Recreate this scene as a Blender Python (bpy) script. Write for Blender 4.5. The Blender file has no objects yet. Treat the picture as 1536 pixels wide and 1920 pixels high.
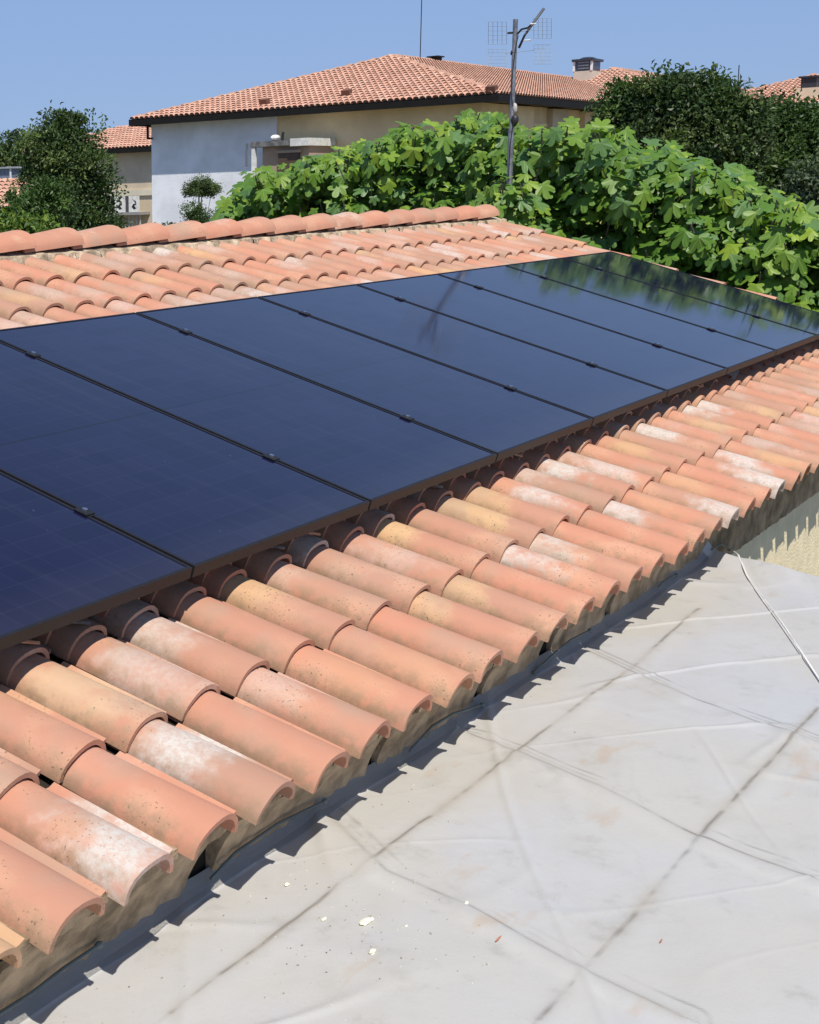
import bpy, bmesh, math, random
import numpy as np
from mathutils import Vector, Matrix

# ------------------------------------------------------------------ camera
sc = bpy.context.scene
COL = sc.collection
TH = math.radians(16.2045)
CW = Vector((-3.27350684, -2.19011108, 1.00808415))
F, CX, CY = 2716.1866, 77.6987, 960.0
RW = Matrix(((0.6368568890487069, -0.7704859583407666, -0.027653044504902607),
             (-0.17878879922483298, -0.11270092110576163, -0.9774114116643333),
             (0.7499652446229905, 0.6274152455748693, -0.20952861731949793)))
cd = bpy.data.cameras.new('camera'); cam = bpy.data.objects.new('camera', cd); COL.objects.link(cam)
m = RW.transposed()
rot = Matrix((m.col[0], -m.col[1], -m.col[2])).transposed()
cam.matrix_world = Matrix.Translation(CW) @ rot.to_4x4()
cd.sensor_fit = 'HORIZONTAL'; cd.sensor_width = 36.0
cd.lens = F / 1536 * 36
cd.sensor_fit = 'AUTO'; cd.lens = F / 1920 * 36          # auto: the long (vertical) side carries the sensor width
cd.shift_x = (768 - CX) / 1920; cd.shift_y = 0.0
cd.clip_start = 0.05; cd.clip_end = 3000
sc.camera = cam

# ------------------------------------------------------------------ world, sun, exposure
TOSUN = Vector((-0.42, -0.46, 1.0)).normalized()
world = bpy.data.worlds.new('World'); sc.world = world; world.use_nodes = True
nt = world.node_tree; nt.nodes.clear()
sky = nt.nodes.new('ShaderNodeTexSky'); sky.sky_type = 'NISHITA'; sky.sun_disc = False
sky.sun_elevation = math.asin(TOSUN.z)
sky.sun_rotation = math.atan2(TOSUN.x, TOSUN.y)
sky.altitude = 50; sky.air_density = 1.0; sky.dust_density = 0.0; sky.ozone_density = 5.0
bg = nt.nodes.new('ShaderNodeBackground'); bg.inputs['Strength'].default_value = 0.12
wo = nt.nodes.new('ShaderNodeOutputWorld')
hz = nt.nodes.new('ShaderNodeMix'); hz.data_type = 'RGBA';       # summer haze: strong near the horizon, thinning evenly towards the zenith
sg_ = nt.nodes.new('ShaderNodeTexCoord'); sz_ = nt.nodes.new('ShaderNodeSeparateXYZ'); mr_ = nt.nodes.new('ShaderNodeMapRange'); mr_.interpolation_type = 'SMOOTHSTEP'
nt.links.new(sg_.outputs['Generated'], sz_.inputs[0]); nt.links.new(sz_.outputs[2], mr_.inputs[0])
mr_.inputs[1].default_value = .05; mr_.inputs[2].default_value = .75; mr_.inputs[3].default_value = .85; mr_.inputs[4].default_value = .15
nt.links.new(mr_.outputs[0], hz.inputs[0])
hz.inputs[7].default_value = (2.15, 3.25, 5.75, 1); nt.links.new(sky.outputs[0], hz.inputs[6])
nt.links.new(hz.outputs[2], bg.inputs[0]); nt.links.new(bg.outputs[0], wo.inputs[0])
ld = bpy.data.lights.new('sun', 'SUN'); ld.energy = 5.0; ld.angle = math.radians(0.53); ld.color = (1.0, 0.94, 0.85)
sun = bpy.data.objects.new('sun', ld); COL.objects.link(sun)
sun.rotation_euler = TOSUN.to_track_quat('Z', 'Y').to_euler(); sun.location = (-10, -10, 30)
vs = sc.view_settings
vs.view_transform = 'Standard'; vs.look = 'None'; vs.gamma = 1.0; vs.exposure = 0.0; vs.use_curve_mapping = False
sc.cycles.max_bounces = 8; sc.cycles.transparent_max_bounces = 8

rng = random.Random(7)
nprng = np.random.RandomState(5)
WM = Matrix(((1, 0, 0), (0, math.cos(TH), -math.sin(TH)), (0, math.sin(TH), math.cos(TH))))   # roof (u, v, n) -> world

def ray(x, y): return (RW.transposed() @ Vector(((x - CX) / F, (y - CY) / F, 1))).normalized()
def onX(x, y, X): d = ray(x, y); return CW + d * ((X - CW.x) / d.x)
def onY(x, y, Y): d = ray(x, y); return CW + d * ((Y - CW.y) / d.y)
def onZ(x, y, Z): d = ray(x, y); return CW + d * ((Z - CW.z) / d.z)
def atD(x, y, D): return CW + ray(x, y) * D
def roofpt(u, v, n=0.0): return WM @ Vector((u, v, n))

# ------------------------------------------------------------------ helpers
class MB:
    """collects vertices and faces"""
    def __init__(s): s.v = []; s.f = []
    def add(s, vs_, fs):
        b = len(s.v); s.v += [tuple(p) for p in vs_]; s.f += [tuple(b + i for i in f) for f in fs]
    def box(s, lo, hi, mat=None):
        x0, y0, z0 = lo; x1, y1, z1 = hi
        p = [(x0,y0,z0),(x1,y0,z0),(x1,y1,z0),(x0,y1,z0),(x0,y0,z1),(x1,y0,z1),(x1,y1,z1),(x0,y1,z1)]
        if mat is not None: p = [mat @ Vector(q) for q in p]
        s.add(p, [(0,3,2,1),(4,5,6,7),(0,1,5,4),(1,2,6,5),(2,3,7,6),(3,0,4,7)])
        return s
    def tube(s, pts, r, n=6, taper=None):
        pts = [Vector(p) for p in pts]; rings = []
        for i, p in enumerate(pts):
            a = pts[max(i-1, 0)]; b = pts[min(i+1, len(pts)-1)]
            t = (b - a).normalized() if (b - a).length > 1e-9 else Vector((0,0,1))
            up = Vector((0,0,1)) if abs(t.z) < 0.9 else Vector((1,0,0))
            x = t.cross(up).normalized(); y = t.cross(x)
            rr = r if taper is None else r * (1 + (taper - 1) * i / max(1, len(pts)-1))
            rings.append([p + x*math.cos(2*math.pi*k/n)*rr + y*math.sin(2*math.pi*k/n)*rr for k in range(n)])
        b0 = len(s.v)
        for rg in rings: s.v += [tuple(q) for q in rg]
        for i in range(len(rings)-1):
            for k in range(n):
                a = b0+i*n+k; c = b0+i*n+(k+1) % n
                s.f.append((a, c, c+n, a+n))
        s.f.append(tuple(b0+k for k in range(n))[::-1]); s.f.append(tuple(b0+(len(rings)-1)*n+k for k in range(n)))
        return s
    def quad(s, *p): s.add(p, [tuple(range(len(p)))]); return s
    def blob(s, c, r, seed=0, sub=1, jit=.25):
        bm = bmesh.new(); bmesh.ops.create_icosphere(bm, subdivisions=sub, radius=1)
        rr = random.Random(seed)
        vs_ = []
        for v in bm.verts:
            k = 1 + rr.uniform(-jit, jit); vs_.append((c[0]+v.co.x*r[0]*k, c[1]+v.co.y*r[1]*k, c[2]+v.co.z*r[2]*k))
        s.add(vs_, [[v.index for v in f.verts] for f in bm.faces]); bm.free(); return s
    def mesh(s, name, mat, smooth=None):
        me = bpy.data.meshes.new(name); me.from_pydata(s.v, [], s.f); me.validate()
        if mat: me.materials.append(mat)
        if smooth is not None:
            me.polygons.foreach_set('use_smooth', [True]*len(me.polygons)); me.set_sharp_from_angle(angle=math.radians(smooth))
        me.update(); return me
    def build(s, name, mat, parent=None, smooth=None, **kw):
        return link(name, s.mesh(name, mat, smooth), parent, **kw)

def link(name, data, parent=None, loc=None, **kw):
    o = bpy.data.objects.new(name, data); COL.objects.link(o)
    if parent: o.parent = parent
    if loc is not None: o.location = loc
    for k, v in kw.items(): o[k] = v
    return o
def thing(name, label, cat, loc=(0,0,0), group=None):
    o = bpy.data.objects.new(name, None); COL.objects.link(o); o.location = loc
    o.empty_display_size = .2
    o['label'] = label; o['category'] = cat
    if group: o['group'] = group
    return o
def tag(o, label, cat, group=None):
    o['label'] = label; o['category'] = cat
    if group: o['group'] = group
    return o

# ------------------------------------------------------------------ materials
def newmat(name):
    m = bpy.data.materials.new(name); m.use_nodes = True
    t = m.node_tree; b = t.nodes['Principled BSDF']; return m, t, b
def N(t, kind, **inp):
    n = t.nodes.new(kind)
    for k, v in inp.items():
        if hasattr(n, k) and k not in n.inputs: setattr(n, k, v)
        else: n.inputs[k].default_value = v
    return n
def L(t, a, b): t.links.new(a, b)
def mixc(t, fac, a, b, mode='MIX'):
    n = t.nodes.new('ShaderNodeMix'); n.data_type = 'RGBA'; n.blend_type = mode
    for s, v in ((n.inputs[0], fac), (n.inputs[6], a), (n.inputs[7], b)):
        if isinstance(v, (int, float)): s.default_value = v
        elif isinstance(v, tuple): s.default_value = (*v, 1) if len(v) == 3 else v
        else: L(t, v, s)
    return n.outputs[2]
def mth(t, op, a, b=0.0, c=None):
    n = t.nodes.new('ShaderNodeMath'); n.operation = op
    for i, v in enumerate((a, b, c)):
        if v is None: continue
        if isinstance(v, (int, float)): n.inputs[i].default_value = v
        else: L(t, v, n.inputs[i])
    return n.outputs[0]
def sstep(t, x, a, b):
    n = t.nodes.new('ShaderNodeMapRange'); n.interpolation_type = 'SMOOTHSTEP'
    L(t, x, n.inputs[0]); n.inputs[1].default_value = a; n.inputs[2].default_value = b; return n.outputs[0]
def noise(t, vec, scale, detail=4, rough=.55):
    n = t.nodes.new('ShaderNodeTexNoise'); n.inputs['Scale'].default_value = scale
    n.inputs['Detail'].default_value = detail; n.inputs['Roughness'].default_value = rough
    if vec is not None: L(t, vec, n.inputs['Vector'])
    return n.outputs[0]
def bump(t, b, h, strength, dist):
    n = t.nodes.new('ShaderNodeBump'); n.inputs['Strength'].default_value = strength; n.inputs['Distance'].default_value = dist
    L(t, h, n.inputs['Height']); L(t, n.outputs[0], b.inputs['Normal'])
def plain(name, col, rough=.7, metal=0.0, var=.12, scale=6.0, bmp=0.0, bscale=60.0, bdist=.003, spec=.5):
    m, t, b = newmat(name)
    tc = t.nodes.new('ShaderNodeTexCoord').outputs['Object']
    n1 = noise(t, tc, scale, 6, .6)
    dark = tuple(c*(1-var*1.6) for c in col); lite = tuple(min(1, c*(1+var)) for c in col)
    L(t, mixc(t, sstep(t, n1, .3, .7), dark, lite), b.inputs['Base Color'])
    b.inputs['Roughness'].default_value = rough; b.inputs['Metallic'].default_value = metal
    b.inputs['Specular IOR Level'].default_value = spec
    if bmp: bump(t, b, noise(t, tc, bscale, 4), bmp, bdist)
    return m

# clay tile: obj.color = (tint, white amount, patch position along tile, yellow amount)
def clay_mat():
    m, t, b = newmat('clay_tile')
    oi = t.nodes.new('ShaderNodeObjectInfo')
    sp = t.nodes.new('ShaderNodeSeparateColor'); L(t, oi.outputs['Color'], sp.inputs[0])
    tint, wh, pos, yel = sp.outputs[0], sp.outputs[1], sp.outputs[2], oi.outputs['Alpha']
    tc = t.nodes.new('ShaderNodeTexCoord').outputs['Object']
    off = N(t, 'ShaderNodeVectorMath', operation='ADD'); L(t, tc, off.inputs[0])
    rv = N(t, 'ShaderNodeCombineXYZ'); rr = mth(t, 'MULTIPLY', oi.outputs['Random'], 61.0)
    L(t, rr, rv.inputs[0]); L(t, mth(t, 'MULTIPLY', rr, 1.7), rv.inputs[1]); L(t, rv.outputs[0], off.inputs[1])
    vec = off.outputs[0]
    nbig = noise(t, vec, 5.5, 3, .5); nmid = noise(t, vec, 22, 5, .6); nfine = noise(t, vec, 260, 3, .6)
    c = mixc(t, tint, (.53, .245, .158), (.41, .245, .172))
    c = mixc(t, mth(t, 'MULTIPLY', sstep(t, nbig, .45, .7), .6), c, (.61, .35, .225))
    c = mixc(t, mth(t, 'MULTIPLY', sstep(t, nmid, .5, .75), .35), c, (.50, .23, .15))
    sx = t.nodes.new('ShaderNodeSeparateXYZ'); L(t, tc, sx.inputs[0])
    yy = mth(t, 'DIVIDE', sx.outputs[1], .40)
    d = mth(t, 'ABSOLUTE', mth(t, 'SUBTRACT', mth(t, 'ADD', yy, mth(t, 'MULTIPLY', mth(t, 'ADD', mth(t, 'SUBTRACT', nbig, .5), mth(t, 'MULTIPLY', mth(t, 'SUBTRACT', nmid, .5), .42)), 1.0)), pos))
    near = mth(t, 'SUBTRACT', 1.0, sstep(t, d, .02, .46))
    c = mixc(t, mth(t, 'MULTIPLY', mth(t, 'MULTIPLY', near, yel), .8), c, (.60, .40, .205))
    grey = mth(t, 'MULTIPLY', sstep(t, noise(t, vec, 4.0, 2, .5), .52, .72), .5)
    c = mixc(t, grey, c, (.40, .29, .21))
    wm = mth(t, 'MULTIPLY', near, wh)
    wm = mth(t, 'MULTIPLY', wm, mth(t, 'ADD', .60, mth(t, 'MULTIPLY', sstep(t, noise(t, vec, 75, 6, .7), .38, .60), .42)))
    c = mixc(t, mth(t, 'MINIMUM', wm, 1.0), c, (.57, .525, .47))
    # grime on the left foot of the tile, fine speckle, lichen dots
    lf = mth(t, 'SUBTRACT', 1.0, sstep(t, sx.outputs[0], -.092, -.045))
    c = mixc(t, mth(t, 'MULTIPLY', lf, mth(t, 'MULTIPLY', sstep(t, nmid, .35, .65), .75)), c, (.30, .21, .13))
    c = mixc(t, mth(t, 'MULTIPLY', sstep(t, nfine, .55, .75), .22), c, (.32, .20, .14))
    sk = mth(t, 'MULTIPLY', sstep(t, noise(t, vec, 130, 3, .6), .60, .70), sstep(t, nbig, .50, .62))
    c = mixc(t, mth(t, 'MULTIPLY', sk, .8), c, (.08, .065, .05))
    L(t, c, b.inputs['Base Color']); b.inputs['Roughness'].default_value = .88
    b.inputs['Specular IOR Level'].default_value = .25
    bump(t, b, mth(t, 'ADD', mth(t, 'MULTIPLY', nfine, .5), nmid), .35, .004)
    return m
CLAY = clay_mat()
def vcol_mat(name, attr, rough=.9, grain=.25, scale=30, sub=0.0):
    m, t, b = newmat(name)
    a = t.nodes.new('ShaderNodeAttribute'); a.attribute_name = attr
    tc = t.nodes.new('ShaderNodeTexCoord').outputs['Object']
    n = noise(t, tc, scale, 4, .6)
    L(t, mixc(t, mth(t, 'MULTIPLY', sstep(t, n, .35, .7), grain), a.outputs[0], (.28, .18, .13)), b.inputs['Base Color'])
    b.inputs['Roughness'].default_value = rough; b.inputs['Specular IOR Level'].default_value = .25
    return m
FIELD = vcol_mat('clay_field', 'tc')
MORTAR = plain('mortar', (.40, .30, .195), .95, var=.3, scale=9, bmp=.7, bscale=60, bdist=.008, spec=.1)
RIDGEMORTAR = plain('ridge_mortar', (.50, .40, .28), .95, var=.35, scale=10, bmp=.8, bscale=50, bdist=.012, spec=.1)
DARKWOOD = plain('under_roof', (.03, .025, .02), .95, spec=.1)
CREAM = plain('cream_render', (.86, .74, .50), .95, var=.06, scale=9, bmp=.7, bscale=70, bdist=.008, spec=.1)
FRAME = plain('black_anodised', (.014, .013, .014), .5, metal=0.0, var=.1, scale=30, spec=.3)
STEEL = plain('steel', (.62, .63, .65), .32, metal=1.0, var=.1, scale=30)
GALV = plain('galvanised', (.30, .31, .33), .45, metal=.7, var=.25, scale=25)
BLACKP = plain('black_plastic', (.02, .02, .022), .5)
WHITEP = plain('white_plastic', (.75, .75, .73), .5)

def set_col_attr(me, name, cols_per_face):
    a = me.color_attributes.new(name, 'FLOAT_COLOR', 'CORNER')
    tot = np.zeros(len(me.polygons), int); me.polygons.foreach_get('loop_total', tot)
    arr = np.repeat(np.asarray(cols_per_face, float), tot, axis=0)
    arr = np.concatenate([arr, np.ones((len(arr), 1))], 1)
    a.data.foreach_set('color', arr.ravel())

# ------------------------------------------------------------------ GROUND
gm, gt, gb = newmat('dry_ground')
gtc = gt.nodes.new('ShaderNodeTexCoord').outputs['Object']
L(gt, mixc(gt, sstep(gt, noise(gt, gtc, .35, 8, .6), .4, .62), (.07, .085, .03), (.24, .20, .14)), gb.inputs['Base Color'])
gb.inputs['Roughness'].default_value = .95
GZ = -3.5
MB().quad((-1500,-1500,GZ),(1500,-1500,GZ),(1500,1500,GZ),(-1500,1500,GZ)).build('ground', gm, kind='structure')

# ------------------------------------------------------------------ NEAR HOUSE (tiled roof with the panels)
house = thing('tiled_house', 'nearest house, its salmon clay tile roof carrying the black solar panels', 'house')
EAVE_Y, GABLE_X, LEFT_X = -0.403, 9.45, -7.0
RIDGE_V = 3.17
RZ = roofpt(0, RIDGE_V, -.19)
b = MB(); zt = -.40
prof = [(EAVE_Y, GZ), (EAVE_Y, zt), (RZ.y, RZ.z-.03), (RZ.y*2-EAVE_Y, zt), (RZ.y*2-EAVE_Y, GZ)]
vs_ = [(LEFT_X, y, z) for y, z in prof] + [(GABLE_X, y, z) for y, z in prof]
b.add(vs_, [(0,1,2,3,4)[::-1], (5,6,7,8,9), (0,5,6,1), (3,8,9,4)])
b.build('wall', CREAM, house)
b = MB()   # dark deck under the tiles
for u0, u1 in ((LEFT_X, GABLE_X+.15),):
    a = [roofpt(u0, -.60, -.215), roofpt(u1, -.60, -.215), roofpt(u1, RIDGE_V, -.215), roofpt(u0, RIDGE_V, -.215)]
    c = [roofpt(u0, -.60, -.235), roofpt(u1, -.60, -.235), roofpt(u1, RIDGE_V, -.235), roofpt(u0, RIDGE_V, -.235)]
    b.add(a + c, [(0,1,2,3), (4,7,6,5), (0,4,5,1), (1,5,6,2), (3,2,6,7), (0,3,7,4)])
b.build('roof_deck', DARKWOOD, house)

PITCH, EXPO, TLEN = .2420, .373, .452
def tile_mesh(name, seed, flange=True):
    r = random.Random(seed); b = MB()
    wl, wh_, hl, hh = .0925 + r.uniform(-.002, .002), .079, .071, .060
    th = .0135; NX, NY = 12, 5
    bend = r.uniform(-.003, .003); rise = r.uniform(-.002, .002)
    def P(i, j, inner):
        s = j/NY; a = math.pi * i / NX
        w = wl + (wh_-wl)*s; h = hl + (hh-hl)*s
        ca, sa = math.cos(a), math.sin(a)
        x = -w*math.copysign(abs(ca)**.92, ca); z = h * (sa**.88 if sa > 0 else 0)
        if inner: x *= (w-th)/w; z *= (h-th)/h
        y = TLEN*s
        w2 = .0006*math.sin(i*1.1+seed*2.3+j*1.3)
        return (x + bend*math.sin(math.pi*s), y + (.0014*math.sin(i*.9+seed*1.7) if j in (0, NY) else 0), z + rise*math.sin(math.pi*s) + (w2 if 0 < i < NX else 0))
    idx = {}
    for inner in (0, 1):
        for j in range(NY+1):
            for i in range(NX+1):
                idx[inner, i, j] = len(b.v); b.v.append(P(i, j, inner))
    for j in range(NY):
        for i in range(NX):
            b.f.append((idx[0,i,j], idx[0,i,j+1], idx[0,i+1,j+1], idx[0,i+1,j]))
            b.f.append((idx[1,i,j], idx[1,i+1,j], idx[1,i+1,j+1], idx[1,i,j+1]))
    for i in range(NX):
        b.f.append((idx[0,i,0], idx[0,i+1,0], idx[1,i+1,0], idx[1,i,0]))
        b.f.append((idx[0,i,NY], idx[1,i,NY], idx[1,i+1,NY], idx[0,i+1,NY]))
    for j in range(NY):
        b.f.append((idx[0,0,j], idx[1,0,j], idx[1,0,j+1], idx[0,0,j+1]))
        b.f.append((idx[0,NX,j], idx[0,NX,j+1], idx[1,NX,j+1], idx[1,NX,j]))
    if flange:       # the flat water-course wing on the right, notched at head and foot
        y0, y1 = .034, TLEN-.095
        pr = [(.074, .016), (.098, .009), (.124, .007), (.142, .014)]
        base = len(b.v)
        for y in (y0, y1):
            for x, z in pr: b.v.append((x, y, z))
            for x, z in pr: b.v.append((x, y, z-.012))
        for k in range(3):
            b.f.append((base+k, base+8+k, base+9+k, base+1+k)); b.f.append((base+4+k, base+5+k, base+13+k, base+12+k))
            b.f.append((base+k, base+1+k, base+5+k, base+4+k)); b.f.append((base+8+k, base+12+k, base+13+k, base+9+k))
        b.f.append((base+3, base+11, base+15, base+7)); b.f.append((base, base+4, base+12, base+8))
    me = b.mesh(name, CLAY, 38); return me
TILES = [tile_mesh('roof_tile_mesh', s) for s in range(9)]

rowv = [-.685, -.318, .048, .121, .44, .812, 1.185, 1.558, 1.931, 2.297, 2.668]
rown = [0, 1, 2, 2.15, 3, 4, 5, 6, 7, 8, 9]
def rowskew(v): return -.010 if v < .3 else (-.010 + (v-.3)/2.2*.014)
def tile_place(row, j):
    v0 = rowv[row]; k = rown[row]
    u = -1.29 + PITCH*j - .020*k
    v = v0 + rowskew(v0)*u
    return u, v
U_END = 9.62
# hand-set looks for tiles that stand out in the photograph: (row, column) -> (tint, white, position, yellow)
LOOK = {(0,0):(.35,0,.5,0), (0,1):(.1,1.0,.22,.0), (0,2):(.05,.15,.95,0), (0,3):(.75,1.0,.62,0), (0,4):(.2,.0,.5,0),
        (0,5):(.25,.35,.9,0), (0,6):(.0,0,.5,.25), (0,7):(.2,0,.3,.25), (0,8):(.0,0,.5,0), (0,9):(.3,0,.95,.7), (0,10):(.55,0,.9,.8),
        (0,11):(0,0,.5,0), (0,12):(.1,1.0,.92,0), (0,13):(.4,1.0,.98,.5), (0,14):(0,0,0,0), (0,15):(0,0,0,0), (0,16):(.1,.9,.78,0),
        (0,17):(.0,0,.5,.3), (0,18):(.6,.8,.1,0), (0,20):(0,0,0,0), (0,21):(.2,1,.2,.2), (0,22):(.1,1,.6,0), (0,23):(.1,0,.3,.6),
        (1,2):(.3,0,.9,.3), (1,3):(.2,.2,.5,.8), (1,4):(.3,.5,.35,0), (1,5):(.5,.6,.75,0), (1,6):(.3,0,.5,0), (1,7):(.5,0,.95,.8),
        (1,9):(.6,.1,.5,0), (1,11):(.3,0,.95,.95), (1,13):(.6,0,.6,.9), (1,14):(.4,.0,.8,.8), (1,16):(.7,.5,.9,0), (1,17):(.4,1.0,.7,0),
        (1,20):(.3,0,.5,.7), (1,22):(.5,1,.8,.2), (1,25):(.2,1,.95,0), (1,26):(.2,.95,.8,0)}
def look(row, j):
    if (row, j) in LOOK: return LOOK[(row, j)]
    r = random.Random(row*977 + j*31 + 5)
    t = r.random()**1.3; w = y = 0.0; p = r.random()
    q = r.random()
    if q < .10: w = r.uniform(.7, 1.0)
    elif q < .30: y = r.uniform(.4, .95)
    elif q < .70: w = r.uniform(.2, .5)
    return (t, w, p, y)
cands = []
for row in range(len(rowv)):
    for j in range(-24, 47):
        u, v = tile_place(row, j)
        if u > U_END - .09 or u < LEFT_X: continue
        n0 = -.12 - .071 + (.014 if row == 3 else 0)
        P0 = roofpt(u, v, n0)
        lo = RW @ (roofpt(u, v + .2, -.12) - CW)
        px, py = CX + F*lo.x/lo.z, CY + F*lo.y/lo.z
        vis = lo.z > 0 and -160 < px < 1640 and py < 2050
        if 4 <= row <= 7 and 0 < u < 8.2: vis = False
        if row in (4,5,6,7) and u <= 0: vis = False
        if row == 3 and px > 1300: vis = False
        cands.append((vis, lo.length, row, j, u, v, n0))
cands.sort(key=lambda c: (not c[0], c[1]))
rest = []
for k, (vis, dist, row, j, u, v, n0) in enumerate(cands):
    jit = random.Random(row*131+j)
    uj = u + jit.uniform(-.004, .004); vj = v + jit.uniform(-.009, .009)
    mw = Matrix.Translation(roofpt(uj, vj, n0)) @ WM.to_4x4() @ Matrix.Rotation(-.034 + jit.uniform(-.004, .004), 4, 'X') \
        @ Matrix.Rotation(.050 + jit.uniform(-.013, .013), 4, 'Z') @ Matrix.Rotation(jit.uniform(-.02, .02), 4, 'Y')
    if vis and k < 300:
        o = link('roof_tile', TILES[jit.randrange(9)], house); o.matrix_world = mw
        o.color = look(row, j)
    else: rest.append((mw, jit))
# low-poly remainder (out of the frame, under the panels, far slope)
def simple_tile(segs=7):
    b = MB()
    for (w, h, y) in ((.0925, .071, 0), (.079, .060, TLEN)):
        for i in range(segs+1):
            a = math.pi*i/segs; b.v.append((-w*math.cos(a), y, h*math.sin(a)**.9 if 0 < i < segs else 0))
    for i in range(segs): b.f.append((i, segs+1+i, segs+2+i, i+1))
    return b
st = simple_tile(); bb = MB(); cols = []
def claycol(r):
    q = r.random()
    c = (.58, .27, .17) if q < .5 else (.48, .26, .18) if q < .75 else (.66, .38, .22) if q < .9 else (.68, .58, .5)
    k = r.uniform(.88, 1.1); return tuple(x*k for x in c)
for mw, jit in rest:
    bb.add([mw @ Vector(p) for p in st.v], st.f); cols += [claycol(jit)]*len(st.f)
for j in range(-24, 45):       # back slope
    for row in range(9):
        u = -1.29 + PITCH*j; P0 = roofpt(u, RIDGE_V - .08 - row*EXPO - .36, -.19)
        back = Vector((P0.x, 2*RZ.y - P0.y, P0.z))
        mw = Matrix.Translation(back) @ Matrix.Rotation(math.pi, 4, 'Z') @ WM.to_4x4() @ Matrix.Rotation(-.034, 4, 'X')
        bb.add([mw @ Vector(p) for p in st.v], st.f); cols += [claycol(random.Random(j*51+row))]*len(st.f)
me = bb.mesh('tile_field', FIELD, 60); set_col_attr(me, 'tc', cols)
link('tile_field', me, house, kind='stuff')
b = MB()
y2 = 2*RZ.y
b.quad((LEFT_X, RZ.y, RZ.z), (GABLE_X+.15, RZ.y, RZ.z), (GABLE_X+.15, y2+.62, -.41), (LEFT_X, y2+.62, -.41))
b.build('roof_deck', DARKWOOD, house)

# ridge tiles: wide end towards +X
def ridge_mesh(seed):
    r = random.Random(seed); b = MB(); NX, NY = 12, 4; LN = .50; th = .015
    for inner in (0, 1):
        for j in range(NY+1):
            s = j/NY; w = .110 + .026*s; h = .076 + .022*s
            for i in range(NX+1):
                a = math.pi*i/NX; k = 1 if not inner else (w-th)/w
                b.v.append((LN*s, -w*math.cos(a)*k, h*math.sin(a)**.9*k if 0 < i < NX else 0))
    M = NX+1; O = M*(NY+1)
    for j in range(NY):
        for i in range(NX):
            a = j*M+i; b.f.append((a, a+1, a+M+1, a+M)); b.f.append((O+a, O+a+M, O+a+M+1, O+a+1))
    for i in range(NX):
        a = NY*M+i; b.f.append((a, a+1, O+a+1, O+a)); b.f.append((i, O+i, O+i+1, i+1))
    for j in range(NY):
        a = j*M; b.f.append((a, a+M, O+a+M, O+a)); a += NX; b.f.append((a, O+a, O+a+M, a+M))
    return b.mesh('ridge_tile_mesh', CLAY, 40)
RT = ridge_mesh(1)
rz0 = roofpt(0, 3.04, -.12).z
k = 0; u = 1.62
while u < 9.5:
    o = link('ridge_tile', RT, house)
    sk = .012*(u-3)
    o.matrix_world = Matrix.Translation((u-.5, RZ.y + sk*.6, rz0 + .001 + sk*.2)) @ Matrix.Rotation(-.055, 4, 'Y') @ Matrix.Rotation(rng.uniform(-.02,.02), 4, 'Z')
    q = rng.random(); o.color = (rng.random()*.5, .55 if q < .45 else .25, rng.random(), .5 if q > .4 else .2)
    u += .43; k += 1
b = MB()
for j in range(-24, 46):       # mortar under the ridge, waved over the tile heads
    u = -1.29 + PITCH*j - .19
    if u > 9.45: break
    for s, (v0, v1) in enumerate(((2.99, 3.10),)):
        uu = [u + PITCH*(-.5 + q/4) for q in range(5)]
        top = [roofpt(x, 3.045 + .014*(x-3)*.6 + rng.uniform(-.01,.01), -.134 + rng.uniform(-.004,.004)) for x in uu]
        bot = [roofpt(x, 3.000 + .014*(x-3)*.6 + rng.uniform(-.012,.012), -.20) for x in uu]
        bk = [roofpt(x, 3.2, -.135) for x in uu]
        b.add(top+bot+bk, [(5+q, 6+q, 1+q, q) for q in range(4)] + [(q, q+1, 11+q, 10+q) for q in range(4)])
b.build('ridge_mortar', RIDGEMORTAR, house, kind='stuff')

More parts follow.
